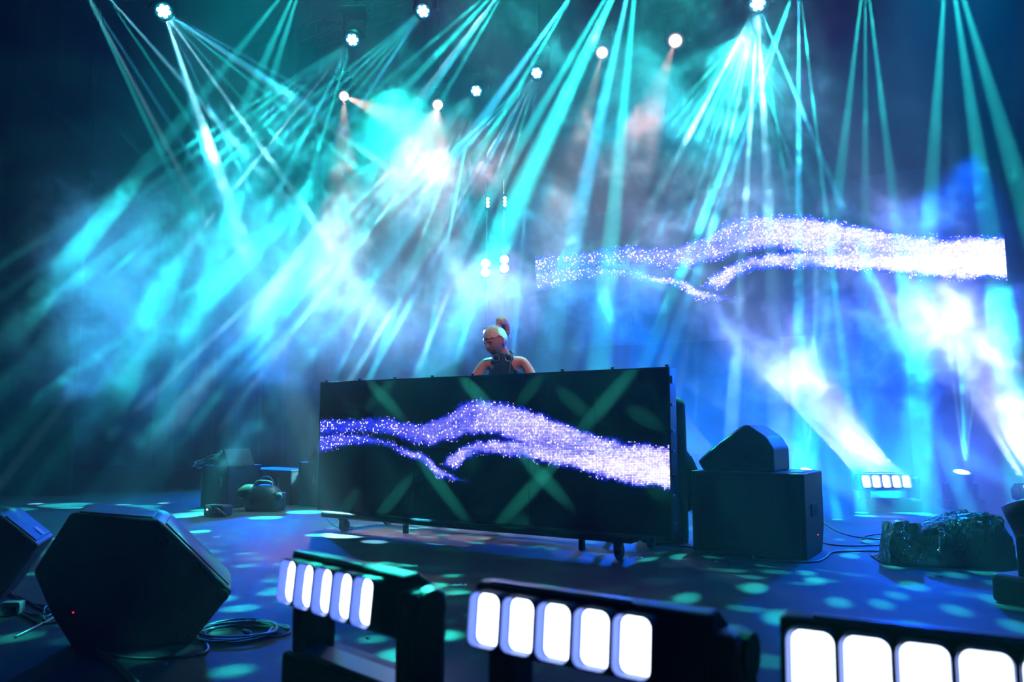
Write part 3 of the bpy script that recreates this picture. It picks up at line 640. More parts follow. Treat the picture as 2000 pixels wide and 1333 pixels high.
# ------------------------------------------------------------------ five-lens bars
def bar_light(c, rz, tilt, label, group, sc=1.0, ext=.07, base_h=None):
    """lens row centre c; the row runs along local x, faces local -y, tilted back by tilt"""
    t = thing('bar_light', label, 'stage light', (c.x, c.y, 0), rz, group)
    z = c.z; T = Matrix.Translation((0,0,z)) @ Matrix.Rotation(tilt, 4, 'X') @ Matrix.Scale(sc, 4)
    P = .064; x0, x1 = -2.5*P-.012, 2.5*P+ext
    bm = nb(); poly = [(.018,-.052),(.018,.052),(.05,.058),(.10,.03),(.10,-.03),(.05,-.052)]
    A = [[bm.verts.new((x, y+.004, zz)) for y, zz in poly] for x in (x0, x1)]
    fs = [bm.faces.new(A[0]), bm.faces.new(A[1][::-1])] + [bm.faces.new((A[0][i], A[0][(i+1)%6], A[1][(i+1)%6], A[1][i])) for i in range(6)]
    bmesh.ops.recalc_face_normals(bm, faces=fs); bmesh.ops.bevel(bm, geom=list(bm.edges), offset=.006, segments=2, profile=.5, affect='EDGES')
    bmesh.ops.transform(bm, matrix=T, verts=bm.verts); h = finish(bm, 'housing', M_BLACK, t)
    bm = nb(); box(bm, ((x0+x1)/2-.03, .004, .058), ((x1-x0)*.62, .008, .005), .002); bmesh.ops.transform(bm, matrix=T, verts=bm.verts); finish(bm, 'top_rail', M_STEEL, h)
    for i in range(5):
        x = (i-2)*P; pts = rounded(None, .058, .082, 0, .24)
        bm = nb(); n = len(pts)
        o_ = [bm.verts.new((x+a*1.06, -.006, b*1.05)) for a, b in pts]; q_ = [bm.verts.new((x+a, -.010, b)) for a, b in pts]; r_ = [bm.verts.new((x+a*.93, .016, b*.95)) for a, b in pts]; u_ = [bm.verts.new((x+a*.985, -.0095, b*.985)) for a, b in pts]
        w_ = [bm.verts.new((x+a*1.06, .022, b*1.05)) for a, b in pts]
        for j in range(n):
            k = (j+1) % n; bm.faces.new((w_[j], w_[k], o_[k], o_[j])); bm.faces.new((o_[j], o_[k], q_[k], q_[j])); bm.faces.new((q_[j], q_[k], u_[k], u_[j]))
        bmesh.ops.transform(bm, matrix=T, verts=bm.verts); [bm.verts.remove(v) for v in r_]; finish(bm, 'lens_bezel', M_BLACK, h)
        bm = nb(); a_ = [bm.verts.new((x+a*.985, -.0095, b*.985)) for a, b in pts]; b_ = [bm.verts.new((x+a*.93, .010, b*.95)) for a, b in pts]
        for j in range(n): bm.faces.new((a_[j], a_[(j+1)%n], b_[(j+1)%n], b_[j]))
        bmesh.ops.transform(bm, matrix=T, verts=bm.verts); finish(bm, 'reflector_wall', G_BARD, h)  # wall emits blue itself, standing in for lens light on it
        bm = nb(); rings = []
        for s_, y_ in ((.93, .0098), (.75, .005), (.45, .001), (.18, -.001)):
            rings.append([bm.verts.new((x+a*s_+.002, y_, b*s_)) for a, b in pts])
        for R1, R2 in zip(rings, rings[1:]):
            for j in range(n): bm.faces.new((R1[j], R1[(j+1)%n], R2[(j+1)%n], R2[j]))
        bm.faces.new(rings[-1]); bmesh.ops.transform(bm, matrix=T, verts=bm.verts); finish(bm, 'lens', G_BAR, h, True)
    gap = .080*sc; bt = base_h if base_h is not None else z-.05*sc-gap
    for s_, xx in ((-1, x0*sc+.055*sc), (1, x1*sc+.018*sc)):
        bm = nb(); w = .045*sc if s_ < 0 else .05*sc
        yy = .05*sc
        box(bm, (xx, yy, (bt + z + .03*sc)/2 - .01), (w, .085*sc, z+.03*sc-bt+.02), .018*sc, seg=3); a = finish(bm, 'yoke_arm', M_BLACK, t)
        bm = nb(); cyl(bm, (xx-w*.6, yy, z), (xx+w*.6, yy, z), .03*sc, n=20); finish(bm, 'tilt_hub', M_DARKM, a)
    bm = nb(); box(bm, ((x0+x1+.075)/2*sc, .05*sc, bt/2), ((x1-x0+.015)*sc, .12*sc, bt), .012*sc); bs = finish(bm, 'base', M_BLACK, t)
    bm = nb(); box(bm, ((x0+x1+.075)/2*sc, .03*sc, bt+.004), ((x1-x0)*sc-.07*sc, .06*sc, .008), .003); finish(bm, 'base_plate', M_STEEL, bs)
    return t
def bar_from(l, r, dl, dr, n=4):
    a, b = at(*l, dl), at(*r, dr); return (a+b)/2 if n == 4 else a + (b-a)*(2/n), math.atan2(b.y-a.y, b.x-a.x), (a, b)
FGB = [((568,1128),(713,1165),1.572,1.395,4,'front bar light with five narrow lenses, nearest the left wedge monitor', .04),
       ((953,1198),(1235,1245),1.267,1.121,4,'front bar light with five glowing lenses in the middle of the row', .07),
       ((1592,1278),(1920,1320),1.037,.947,3,'nearest bar light cut by the lower right corner', .07)]
for l, r, dl, dr, n, lab, ex in FGB:
    c, rz, _ = bar_from(l, r, dl, dr, n); c.z = .5
    bar_light(c, rz, -.10, lab, 'bar lights on the stage edge', 1.0, ex)
bar_light(Vector((BAR_R.x, BAR_R.y, BAR_R.z)), 0, -.25, 'far bar light on the floor shooting five white beams up', 'bar lights at the back', 1.5, .02, .12)
bar_light(Vector((BAR_S.x, BAR_S.y, BAR_S.z)), 0, -.25, 'far bar light hidden past the right edge beside the covered heap', 'bar lights at the back', 1.5, .02, .12)
bar_light(Vector((BAR_H.x, BAR_H.y, BAR_H.z)), 0, -.25, 'far bar light hidden behind the bass cabinet', 'bar lights at the back', 1.5, .02, .12)
# beam heads standing on the floor
head_fixture(FH1 + Vector((0,.06,-.07)), (.12,-.30,1), 'floor moving head shooting a fan of beams upward beside the wedge on the cabinet', 'moving heads on the floor', 'warm', 1.0, False, G_CY, G_RIM)
head_fixture(FH2 + Vector((0,.06,-.07)), (-.02,-.30,1), 'floor moving head with an upward fan right of the far bar light', 'moving heads on the floor', 'warm', 1.1, False, G_CY, G_RIM)
head_fixture(at(2022, 975, 3.75), (-.15,.3,1), 'dark unlit moving head at the right edge, beside the covered heap', 'moving heads on the floor', 'warm', 1.45, False, plain('dark_glass', (.02,.03,.04), .1), M_DARKM)
# ------------------------------------------------------------------ speakers
def local_poly(pts, org, rz):       # pixels -> (x, z) in the upright plane through org turned by rz
    ex = Vector((math.cos(rz), math.sin(rz), 0)); nr = Vector((-math.sin(rz), math.cos(rz), 0)); out = []
    for px, py in pts:
        r = ray(px, py); k = (org - Vector((0,0,CZ))).dot(nr)/r.dot(nr); p = Vector((0,0,CZ)) + r*k
        out.append(((p-org).dot(ex), p.z))
    return out
def wedge(org, rz, poly, depth, label, grille_edges, bolts, loc_z=0.0, bev=.012, group='black stage wedge monitors'):
    t = thing('wedge_monitor', label, 'speaker', (org.x, org.y, loc_z), rz, group)
    bm = nb(); prism(bm, poly, depth, bev); finish(bm, 'cabinet', M_BOX, t)
    cx = sum(p[0] for p in poly)/len(poly); cz = sum(p[1] for p in poly)/len(poly)
    for (i, j) in grille_edges:            # steel mesh plates on the slanted front faces
        a, b = Vector((poly[i][0],0,poly[i][1])), Vector((poly[j][0],0,poly[j][1])); d = (b-a); L_ = d.length; d.normalize()
        n = Vector((-d.z,0,d.x)); 
        if n.dot(Vector((cx,0,cz))-a) > 0: n = -n
        M = Matrix((( d.x,0,n.x,0),(0,1,0,0),(d.z,0,n.z,0),(0,0,0,1)))
        bm = nb(); box(bm, (0,0,0), (L_-.05, depth-.05, .008), .003, M); bmesh.ops.translate(bm, vec=(a+b)/2 + Vector((0,depth/2,0)) + n*.002, verts=bm.verts)
        finish(bm, 'grille', M_GRILLE, t)
    for x, z in bolts:
        bm = nb(); lathe(bm, [(0,.006),(.006,.006),(.008,.002),(.016,.002),(.018,.008),(.022,.006),(.024,0)], 18, Matrix.Translation((x,0.0,z)) @ Matrix.Rotation(PI/2,4,'X'))
        finish(bm, 'rubber_foot', M_RUB, t, True)
    return t
WR = math.radians(20)
o1 = fl(372, 1262); pl = local_poly([(372,1262),(455,1156),(312,1016),(138,1002),(64,1118),(98,1200),(150,1250)], o1, WR)
pl = [(x, max(z, 0.002)) for x, z in pl]; pl[0] = (pl[0][0], .002); pl[-1] = (pl[-1][0], .002)
bolts = local_poly([(318,1058),(383,1108),(244,1148),(434,1164),(358,1244),(190,1228)], o1, WR)
wm = wedge(o1, WR, pl, .36, 'big black wedge monitor in the left foreground seen from its side', [(1,2),(2,3)], bolts, bev=.014)
a_, b_ = local_poly([(335,1000),(455,1100)], o1, WR)
for nm, seg in (('panel_joint', [(262,1112),(330,1180),(400,1238)]), ('panel_joint', [(380,1112),(338,1160)]), ('panel_joint', [(392,1120),(440,1165)])):
    pts = local_poly(seg, o1, WR); bm = nb(); tube(bm, [(x, -.001, z) for x, z in pts], .0022, 6, 4); finish(bm, nm, M_RUB, wm)
pr = local_poly([(143,1197)], o1, WR)[0]; bm = nb(); cyl(bm, (pr[0], .0, pr[1]), (pr[0], -.004, pr[1]), .003, n=8); finish(bm, 'red_indicator', glow('red_led', (1,.02,.1), 1.5), wm)
o2 = fl(-8, 1182); pl2 = local_poly([(-8,1182),(76,1066),(-2,1004),(-150,985),(-190,1100),(-150,1170)], o2, WR)
pl2 = [(x, max(z, .002)) for x, z in pl2]; pl2[0] = (pl2[0][0], .002); pl2[-1] = (pl2[-1][0], .002)
w2 = wedge(o2, WR, pl2, .36, 'black wedge monitor with a white label at the far left edge', [(1,2)], local_poly([(42,1056)], o2, WR))
e0, e1 = Vector((pl2[1][0],0,pl2[1][1])), Vector((pl2[2][0],0,pl2[2][1])); dd = (e1-e0).normalized(); nn = Vector((-dd.z,0,dd.x)); nn = nn if nn.z > 0 else -nn
bm = nb(); box(bm, (0,0,0), (.05,.055,.002), .0005, Matrix(((dd.x,0,nn.x,0),(0,1,0,0),(dd.z,0,nn.z,0),(0,0,0,1)))); bmesh.ops.translate(bm, vec=e0 + dd*.06 + Vector((0,.20,0)) + nn*.008, verts=bm.verts); finish(bm, 'white_label', M_WHITE, w2)

# bass cabinet with a wedge on it
sw, sd, sh = .72, .52, .52
corner = Vector((1.79, 4.85, 0)); ex = Vector((math.cos(RZ), math.sin(RZ), 0)); ey = Vector((-math.sin(RZ), math.cos(RZ), 0))
t = thing('bass_cabinet', 'tall black bass speaker cabinet right of the booth under a wedge', 'speaker', corner, RZ)
bm = nb(); A = [(-sw,0,0),(0,0,0),(0,sd-.06,0),(-sw,sd-.06,0)]
poly = [(0,0),(sd-.08,0),(sd,.16),(sd,sh),(0,sh)]
L0 = [bm.verts.new((0, y, z)) for y, z in poly]; L1 = [bm.verts.new((-sw, y, z)) for y, z in poly]
fs = [bm.faces.new(L0), bm.faces.new(L1[::-1])] + [bm.faces.new((L0[i], L1[i], L1[(i+1)%5], L0[(i+1)%5])) for i in range(5)]
bmesh.ops.recalc_face_normals(bm, faces=fs); bmesh.ops.bevel(bm, geom=list(bm.edges), offset=.01, segments=2, profile=.5, affect='EDGES'); finish(bm, 'cabinet', M_BOX, t)
bm = nb(); box(bm, (-sw/2, -.004, sh/2), (sw-.06, .012, sh-.06), .004); finish(bm, 'grille', M_GRILLE, t)
bm = nb(); box(bm, (.002, sd*.45, sh*.55), (.008, .16, .08), .003); finish(bm, 'side_handle', M_RUB, t)
bm = nb(); cyl(bm, (.0, sd*.6, .12), (.006, sd*.6, .12), .004, n=8); finish(bm, 'red_indicator', glow('red_led_b', (1,.1,.1), 1.5), t)
wp = [(0,.06),(.035,0),(.50,0),(.50,.15),(.455,.225),(.345,.30),(.315,.30),(.15,.185)]
wo = corner - ex*(sw-.03) + ey*.05
w3 = wedge(wo, RZ, wp, .40, 'black wedge monitor standing on top of the bass cabinet', [(0,7),(7,6)], [], sh, .014)
bm = nb(); pts_ = rounded(None, .15, .10, 0, .3); tube(bm, [(x+.40, -.003, z+.10) for x, z in pts_] + [(pts_[0][0]+.40, -.003, pts_[0][1]+.10)], .004, 6, 0); finish(bm, 'handle_recess', M_RUB, w3)
bm = nb(); box(bm, (.2,-.003,.12),(.05,.004,.012),.002); finish(bm, 'badge', M_DARKM, w3)

# covered rack behind the right end of the booth
def blob(bm, rings, n=28, seed=1, amp=.01):   # rings: (cx, cy, z, rx, ry, squareness)
    rr = random.Random(seed); prev = None; first = None
    ph = [rr.uniform(0, 6.28) for _ in range(6)]
    for cx, cy_, z, rx, ry, q in rings:
        ring = []
        for i in range(n):
            a = 2*PI*i/n; c, s = math.cos(a), math.sin(a)
            k = (abs(c)**q + abs(s)**q)**(-1/q)
            f = 1 + amp*8*(math.sin(7*a+ph[0]+z*9)*.4 + math.sin(11*a+ph[1]-z*5)*.35 + rr.uniform(-.4,.4))*.1
            ring.append(bm.verts.new((cx+rx*c*k*f, cy_+ry*s*k*f, z + rr.uniform(-amp,amp)*.3)))
        if prev:
            for i in range(n): bm.faces.new((prev[i], prev[(i+1)%n], ring[(i+1)%n], ring[i]))
        else: first = ring
        prev = ring
    bm.faces.new(prev); bm.faces.new(first[::-1])
rp = at(1306, 1000, 5.62)
t = thing('covered_rack', 'tall upright rack under a black padded cover behind the right booth end', 'equipment', (rp.x-.03, 5.72, 0), 0)
bm = nb(); blob(bm, [(0,0,.0,.16,.16,8),(0,0,.05,.165,.165,8),(0,0,.35,.165,.165,8),(0,0,.7,.165,.165,8),(0,0,.96,.162,.16,8),(0,0,1.0,.155,.15,6),(0,0,1.015,.13,.13,5)], 36, 3, .01); finish(bm, 'padded_cover', M_CLOTH, t, True)
bm = nb(); blob(bm, [(.16,-.02,.22,.05,.09,3),(.17,-.02,.30,.09,.12,3),(.17,-.02,.42,.10,.13,3),(.15,-.02,.55,.085,.12,3),(.13,-.01,.66,.04,.08,3)], 24, 5, .02); finish(bm, 'hanging_bag_flap', M_CLOTH, t, True)
bm = nb(); tube(bm, [(.19,-.13,.60),(.23,-.15,.5),(.27,-.14,.40),(.30,-.1,.33)], .006, 6, 6); finish(bm, 'strap', M_DARKM, t, True)

# ------------------------------------------------------------------ heap under black plastic
def bag(name, label, polys, seed):
    pass
def plastic_mat():
    m, N, L, b = new_mat('black_plastic_film')
    b.inputs['Base Color'].default_value = (.004,.005,.006,1); b.inputs['Roughness'].default_value = .13; b.inputs['Specular IOR Level'].default_value = 1.0
    tc = N.new('ShaderNodeTexCoord'); mpz = N.new('ShaderNodeMapping'); mpz.inputs['Scale'].default_value = (1.5,1.5,.55); n = N.new('ShaderNodeTexNoise'); n.inputs['Scale'].default_value = 9; n.inputs['Detail'].default_value = 3; n.inputs['Distortion'].default_value = 1.6
    v = N.new('ShaderNodeTexVoronoi'); v.inputs['Scale'].default_value = 17; v.feature = 'DISTANCE_TO_EDGE'
    L.new(tc.outputs['Object'], mpz.inputs[0]); L.new(mpz.outputs[0], n.inputs['Vector'])
    va = N.new('ShaderNodeVectorMath'); va.operation = 'MULTIPLY_ADD'; va.inputs[1].default_value = (.12,.12,.12); L.new(n.outputs[1], va.inputs[0]); L.new(mpz.outputs[0], va.inputs[2]); L.new(va.outputs[0], v.inputs['Vector'])
    ad = N.new('ShaderNodeMath'); ad.operation = 'ADD'; L.new(n.outputs[0], ad.inputs[0]); L.new(v.outputs[0], ad.inputs[1])
    bp = N.new('ShaderNodeBump'); bp.inputs['Strength'].default_value = 1.0; bp.inputs['Distance'].default_value = .045; L.new(ad.outputs[0], bp.inputs['Height']); L.new(bp.outputs[0], b.inputs['Normal'])
    return m
from mathutils import noise as mnoise
M_FILM = plastic_mat()
hp0 = at(1880, 1080, 4.75); 
t = thing('plastic_covered_heap', 'equipment wrapped in shiny crumpled black plastic at lower right', 'covered equipment', (fl(1880,1112).x, fl(1880,1112).y+.22, 0), math.radians(-12))
def heap(name, x0, x1, y0, y1, hf, seed, nx=70, ny=60, skirt=.06):
    bm = nb(); G = []
    for j in range(ny+1):
        row = []
        for i in range(nx+1):
            u, v = i/nx, j/ny; x = x0 + (x1-x0)*u; y = y0 + (y1-y0)*v
            du = min(u, 1-u)*(x1-x0); dv = min(v, 1-v)*(y1-y0); e = min(du, dv)
            f = 0.0 if e < skirt else min(1, (e-skirt)/.035)
            f = f**.5
            h = hf(u, v)*f
            nz1 = mnoise.noise(Vector((x*7, y*7+seed, h*5)))*.022 + mnoise.noise(Vector((x*22, y*20+seed, h*14)))*.010
            cr = abs(mnoise.noise(Vector((x*11+seed, y*9, h*10))))*.03
            z = max(.004 + .004*(1+mnoise.noise(Vector((x*30,y*30,seed)))), h + (nz1 - cr)*min(1, h*8) )
            out = nz1*1.2*f
            row.append(bm.verts.new((x+out, y-out+mnoise.noise(Vector((x*15,h*15,seed)))*.02, z)))
        G.append(row)
    for j in range(ny):
        for i in range(nx): bm.faces.new((G[j][i], G[j][i+1], G[j+1][i+1], G[j+1][i]))
    o = finish(bm, name, M_FILM, t, True); return o
heap('wrapped_end', -.36, -.08, -.18, .2, lambda u, v: .245 - .02*u, 3, 50, 50, .045)
heap('wrapped_body', -.20, .42, -.20, .26, lambda u, v: .19 + .11*math.sin(min(1,max(0,(u-.1)/.75))*PI*.75)*(1 if v < .7 else .9), 9, 90, 60, .06)
# ------------------------------------------------------------------ cables, scraps and small gear
def cable(pts, r, label, mat=None, group='cables lying on the stage floor', name='cable', z=None):
    bm = nb(); P = []
    for p in pts:
        q = fl(p[0], p[1], r); 
        if len(p) > 2: q = fl(p[0], p[1], r) if p[2] == 0 else q + Vector((0,0,p[2]))
        P.append(q)
    tube(bm, P, r, 7, 8); o = finish(bm, name, mat or M_CABLE, smooth=True); tag(o, label, 'cable', group); return o
# coil beside the big wedge
cc = fl(462, 1240); rr = random.Random(5); t = thing('coiled_cable', 'grey cable coiled in loose loops beside the big wedge monitor', 'cable', cc, 0)
bm = nb(); P = []
for i in range(5*16+5):
    a = i/16*2*PI; k = i//16; R = .135 + .012*math.sin(a*1.3+k) + .004*k
    P.append((R*math.cos(a)+.012*math.sin(k*2.1), R*.92*math.sin(a)+.012*math.cos(k*3.3), .005 + .0035*k + .003*math.sin(a*2+k)))
P += [(.17,.06,.012),(.2,.03,.006),(.19,-.03,.005),(.12,-.05,.005),(.06,-.02,.005)]
tube(bm, P, .0042, 7, 3); finish(bm, 'cable_loops', M_GCABLE, t, True)
bm = nb(); tube(bm, [(-.13,.06,.02),(-.02,.10,.024),(.1,.09,.024),(.19,.02,.015),(.16,.1,.01),(.0,.13,.012)], .0042, 7, 8); finish(bm, 'cross_loop', M_GCABLE, t, True)
bm = nb(); cyl(bm, (.06,-.02,.009), (.03,-.005,.012), .009, n=12); cyl(bm, (.03,-.005,.012),(.022,-.001,.013), .006, n=10); finish(bm, 'plug', M_STEEL, t, True)
cable([(388,1248),(405,1262),(398,1276),(340,1285),(260,1286),(180,1275)], .006, 'dark cable curving under the big wedge monitor toward the coil')
cable([(170,1262),(215,1290),(245,1315),(275,1345)], .010, 'thick black cable running off the lower edge at left')
cable([(-10,1130),(15,1145),(28,1165),(60,1178),(92,1184),(130,1183)], .004, 'thin cable from the left edge to under the wedge', M_GCABLE)
cable([(-10,1180),(10,1163),(40,1168),(80,1190),(118,1200)], .005, 'black cable arching behind the power box')
cable([(30,1193),(60,1200),(80,1203),(86,1212)], .006, 'short black cable leaving the power box')
cable([(28,1192),(55,1206),(80,1218),(130,1212)], .006, 'black cable looping in front of the power box')
cable([(85,1200),(87,1188),(100,1183),(112,1188),(95,1204),(84,1206)], .005, 'small black cable loop beside the left wedge')
cable([(30,1245),(60,1230),(95,1213),(118,1200)], .005, 'pale cable end near the lower left corner', M_GCABLE)
cable([(1280,1045),(1290,1062),(1318,1066),(1360,1070),(1410,1074),(1452,1072),(1470,1066)], .005, 'cable running from the booth along the cabinet foot')
cable([(1400,1056),(1405,1042,.03),(1424,1036,.06),(1450,1048,.03),(1470,1068)], .004, 'thin cable loop rising in front of the bass cabinet')
cable([(1470,1088),(1480,1094),(1530,1098),(1590,1098),(1612,1090),(1625,1080),(1660,1077),(1760,1077)], .006, 'long cable winding from the cabinet to the wrapped heap')
cable([(1578,1040),(1600,1058),(1640,1066),(1700,1066),(1765,1062)], .005, 'cable leaving the bass cabinet side toward the right')
cable([(1608,1022),(1640,1040),(1680,1050),(1740,1056)], .005, 'upper cable behind the bass cabinet')
cable([(1690,1048),(1720,1044),(1750,1052),(1745,1062),(1700,1064),(1680,1056),(1700,1050)], .004, 'cable coil lying left of the wrapped heap')
cable([(645,998),(640,1012),(648,1024),(668,1034),(688,1034)], .004, 'thin black cable hanging under the left booth end')
cable([(650,998),(655,1014),(668,1026),(690,1030)], .004, 'second thin cable hanging under the left booth end')
# power box
p = fl(18, 1204); t = thing('power_box', 'small pale junction box among cables at the left edge', 'box', p, .1)
bm = nb(); box(bm, (0,.03,.028), (.075,.05,.056), .004); finish(bm, 'box_body', plain('pale_box', (.30,.33,.30), .5), t)
bm = nb(); rounded_ = rounded(None, .07, .052, 0, .08); tube(bm, [(x, .004, z+.028) for x, z in rounded_+rounded_[:1]], .0022, 6, 0); finish(bm, 'rim', M_WHITE, t)
for dx in (-.018, .018):
    bm = nb(); cyl(bm, (dx,.004,.028), (dx,-.004,.028), .012, n=14); finish(bm, 'socket', M_RUB, t)
# scraps
def scrap(px, py, w, h, label, seed, col=M_WHITE):
    rr = random.Random(seed); p = fl(px, py); bm = nb(); n = 7; T, B = [], []
    for i in range(n+1):
        u = i/n-.5; zz = .004 + .012*abs(math.sin(i*1.7+seed)); T.append(bm.verts.new((u*w, h/2*(1+.5*math.sin(i*2.3+seed)), zz))); B.append(bm.verts.new((u*w+.01, -h/2*(1+.5*math.cos(i*1.9+seed)), .003+zz*.4)))
    for i in range(n): bm.faces.new((B[i], B[i+1], T[i+1], T[i]))
    bmesh.ops.solidify(bm, geom=list(bm.faces), thickness=.0012)
    o = finish(bm, 'paper_scrap', col); o.location = p; o.rotation_euler = (0,0,rr.uniform(-.5,.2)); tag(o, label, 'scrap', 'litter on the stage floor')
scrap(893, 1147, .085, .02, 'white torn paper scrap behind the middle bar light', 2)
scrap(1235, 1092, .12, .016, 'pale tape strip on the floor under the right booth end', 3)
scrap(640, 1036, .10, .014, 'pale tape strip left of the booth caster', 4)
scrap(422, 1052, .05, .02, 'small white scrap beside the far edge of the big wedge', 5)
scrap(1398, 1101, .025, .014, 'tiny white scrap in front of the bass cabinet', 6)
scrap(322, 1303, .018, .012, 'tiny pale scrap near the lower edge below the wedge', 7)
scrap(716, 1253, .012, .008, 'tiny pale speck seen through the left bar light yoke', 8)
scrap(1833, 1130, .03, .010, 'small bright scrap in front of the wrapped heap', 9)
# gear at the back left
def case_box(px, py, d_off, w, dp, h, label, slant=False, rz=RZ):
    p = fl(px, py); t = thing('road_case', label, 'case', p, rz, 'dark cases at the back left')
    bm = nb(); box(bm, (0,dp/2,h/2), (w,dp,h), .012); b = finish(bm, 'case_body', M_BOX, t)
    for sx in (-1,1):
        for z in (.01, h-.01): bm = nb(); box(bm, (sx*(w/2-.01), dp/2, z), (.025, dp+.01, .02), .003); finish(bm, 'metal_edge', M_DARKM, t)
        bm = nb(); box(bm, (sx*(w/2-.008), -.002, h/2), (.02,.012,h), .003); finish(bm, 'metal_edge', M_DARKM, t)
    bm = nb(); box(bm, (w*.25,-.006,h*.62), (.02,.01,.10), .003); finish(bm, 'latch', M_STEEL, t)
    if slant:
        bm = nb(); prism(bm, [(-w*.1,h),(w/2,h),(w*.28,h+.17)], dp*.8, .006); finish(bm, 'slanted_lid', M_DARKM, t)
    return t
case_box(418, 992, 0, .42, .4, .42, 'dark case with a slanted lid at the back left', True)
case_box(520, 984, 0, .75, .4, .36, 'long low dark case behind the smoke machine')
case_box(602, 990, 0, .30, .3, .45, 'narrow dark case beside the left booth edge', True)
p = at(408, 915, 7.7); t = thing('cable_bundle', 'tangle of thin cables draped over the slanted case', 'cable', (fl(418,992).x-.12, fl(418,992).y+.15, .43))
bm = nb(); rr = random.Random(11)
for k in range(7):
    a = rr.uniform(0,6); tube(bm, [(.14*math.cos(a+i*1.05)+rr.uniform(-.03,.03), .10*math.sin(a+i*1.05), .02+.05*k/7+.02*math.sin(i*2+k)+.06*math.cos(a+i*1.05)) for i in range(7)], .004, 5, 5)
finish(bm, 'cable_loops', M_GCABLE, t, True)
# small par lamp lying on the floor
p = fl(408, 1010); t = thing('small_floor_lamp', 'small dark floor lamp with one white point left of the smoke machine', 'stage light', p, -.3)
bm = nb(); box(bm, (.05,.06,.055), (.22,.14,.10), .02); finish(bm, 'lamp_body', M_BLACK, t)
bm = nb(); lathe(bm, [(0,.008),(.035,.006),(.042,0)], 18, Matrix.Translation((0,-.012,.06)) @ Matrix.Rotation(PI/2,4,'X')); finish(bm, 'front_glass', plain('green_glass', (.12,.3,.26), .15), t, True)
bm = nb(); lathe(bm, [(0,.006),(.006,.004),(.008,0)], 10, Matrix.Translation((-.005,-.022,.066)) @ Matrix.Rotation(PI/2,4,'X')); finish(bm, 'lit_led', G_SM, t, True)
bm = nb()
for k in range(4): tube(bm, [(.06,-.02,.02+.01*k),(.12,-.06,.05+.012*k),(.18,-.03,.04),(.17,.02,.01)], .003, 5, 6)
finish(bm, 'power_lead', M_GCABLE, t, True)
# smoke machine with pale tank and handle
p = fl(508, 1000); t = thing('smoke_machine', 'rounded dark smoke machine with pale green tank and loop handle', 'machine', p, RZ*.3)
M_TANK = plain('pale_green_plastic', (.28,.48,.34), .4)
bm = nb(); blob(bm, [(0,.1,.0,.17,.12,4),(0,.1,.05,.19,.13,4),(0,.1,.14,.18,.125,3),(0,.1,.22,.12,.09,2.5),(0,.1,.25,.06,.05,2)], 28, 4, .003); finish(bm, 'machine_body', M_BLACK, t, True)
bm = nb(); blob(bm, [(-.19,.06,.12,.05,.05,3),(-.19,.06,.16,.075,.06,3),(-.18,.06,.21,.075,.06,3),(-.15,.06,.25,.045,.04,2.5)], 22, 6, .004); finish(bm, 'fluid_tank', M_TANK, t, True)
bm = nb(); tube(bm, [(-.10,.06,.24),(-.07,.06,.28),(0,.06,.285),(.07,.06,.275),(.08,.06,.25)], .012, 10, 8); finish(bm, 'handle', M_TANK, t, True)
bm = nb(); tube(bm, [(-.10,.1,.25),(-.04,.1,.32),(.04,.1,.32),(.09,.1,.25)], .004, 8, 8); finish(bm, 'wire_loop', M_GCABLE, t, True)
bm = nb(); lathe(bm, [(0,.02),(.02,.018),(.035,.01),(.035,0)], 18, Matrix.Translation((.19,-.0,.15)) @ Matrix.Rotation(PI/2,4,'X')); finish(bm, 'nozzle', M_TANK, t, True)
bm = nb(); box(bm, (.17,.06,.15), (.10,.10,.06), .015); finish(bm, 'nozzle_mount', M_BLACK, t)

# ------------------------------------------------------------------ mixing table behind the booth
Bq = Matrix.Translation(booth.location) @ Matrix.Rotation(RZ, 4, 'Z')
t = thing('mixing_table', 'plain black table hidden behind the LED booth', 'table', Bq @ Vector((-.0,.17,0)), RZ)
bm = nb(); box(bm, (0,.27,.90), (1.6,.5,.03), .004); finish(bm, 'table_top', M_BLACK, t)
for x in (-.76,.76):
    for y in (.06,.48):
        bm = nb(); box(bm, (x,y,.4425), (.035,.035,.885), .004); finish(bm, 'leg', M_DARKM, t)
t = thing('dj_controller', 'dj controller with two jog wheels on the table behind the booth', 'controller', Bq @ Vector((-.0,.44,.916)), RZ)
bm = nb(); box(bm, (0,0,.025), (.62,.34,.05), .01); finish(bm, 'controller_body', M_BLACK, t)
for x in (-.19,.19):
    bm = nb(); cyl(bm, (x,-.03,.05), (x,-.03,.065), .075, n=28); finish(bm, 'jog_wheel', M_DARKM, t, True)
for i in range(6):
    bm = nb(); cyl(bm, (-.05+.02*i,.10,.05), (-.05+.02*i,.10,.065), .006, n=10); finish(bm, 'knob', M_STEEL, t, True)

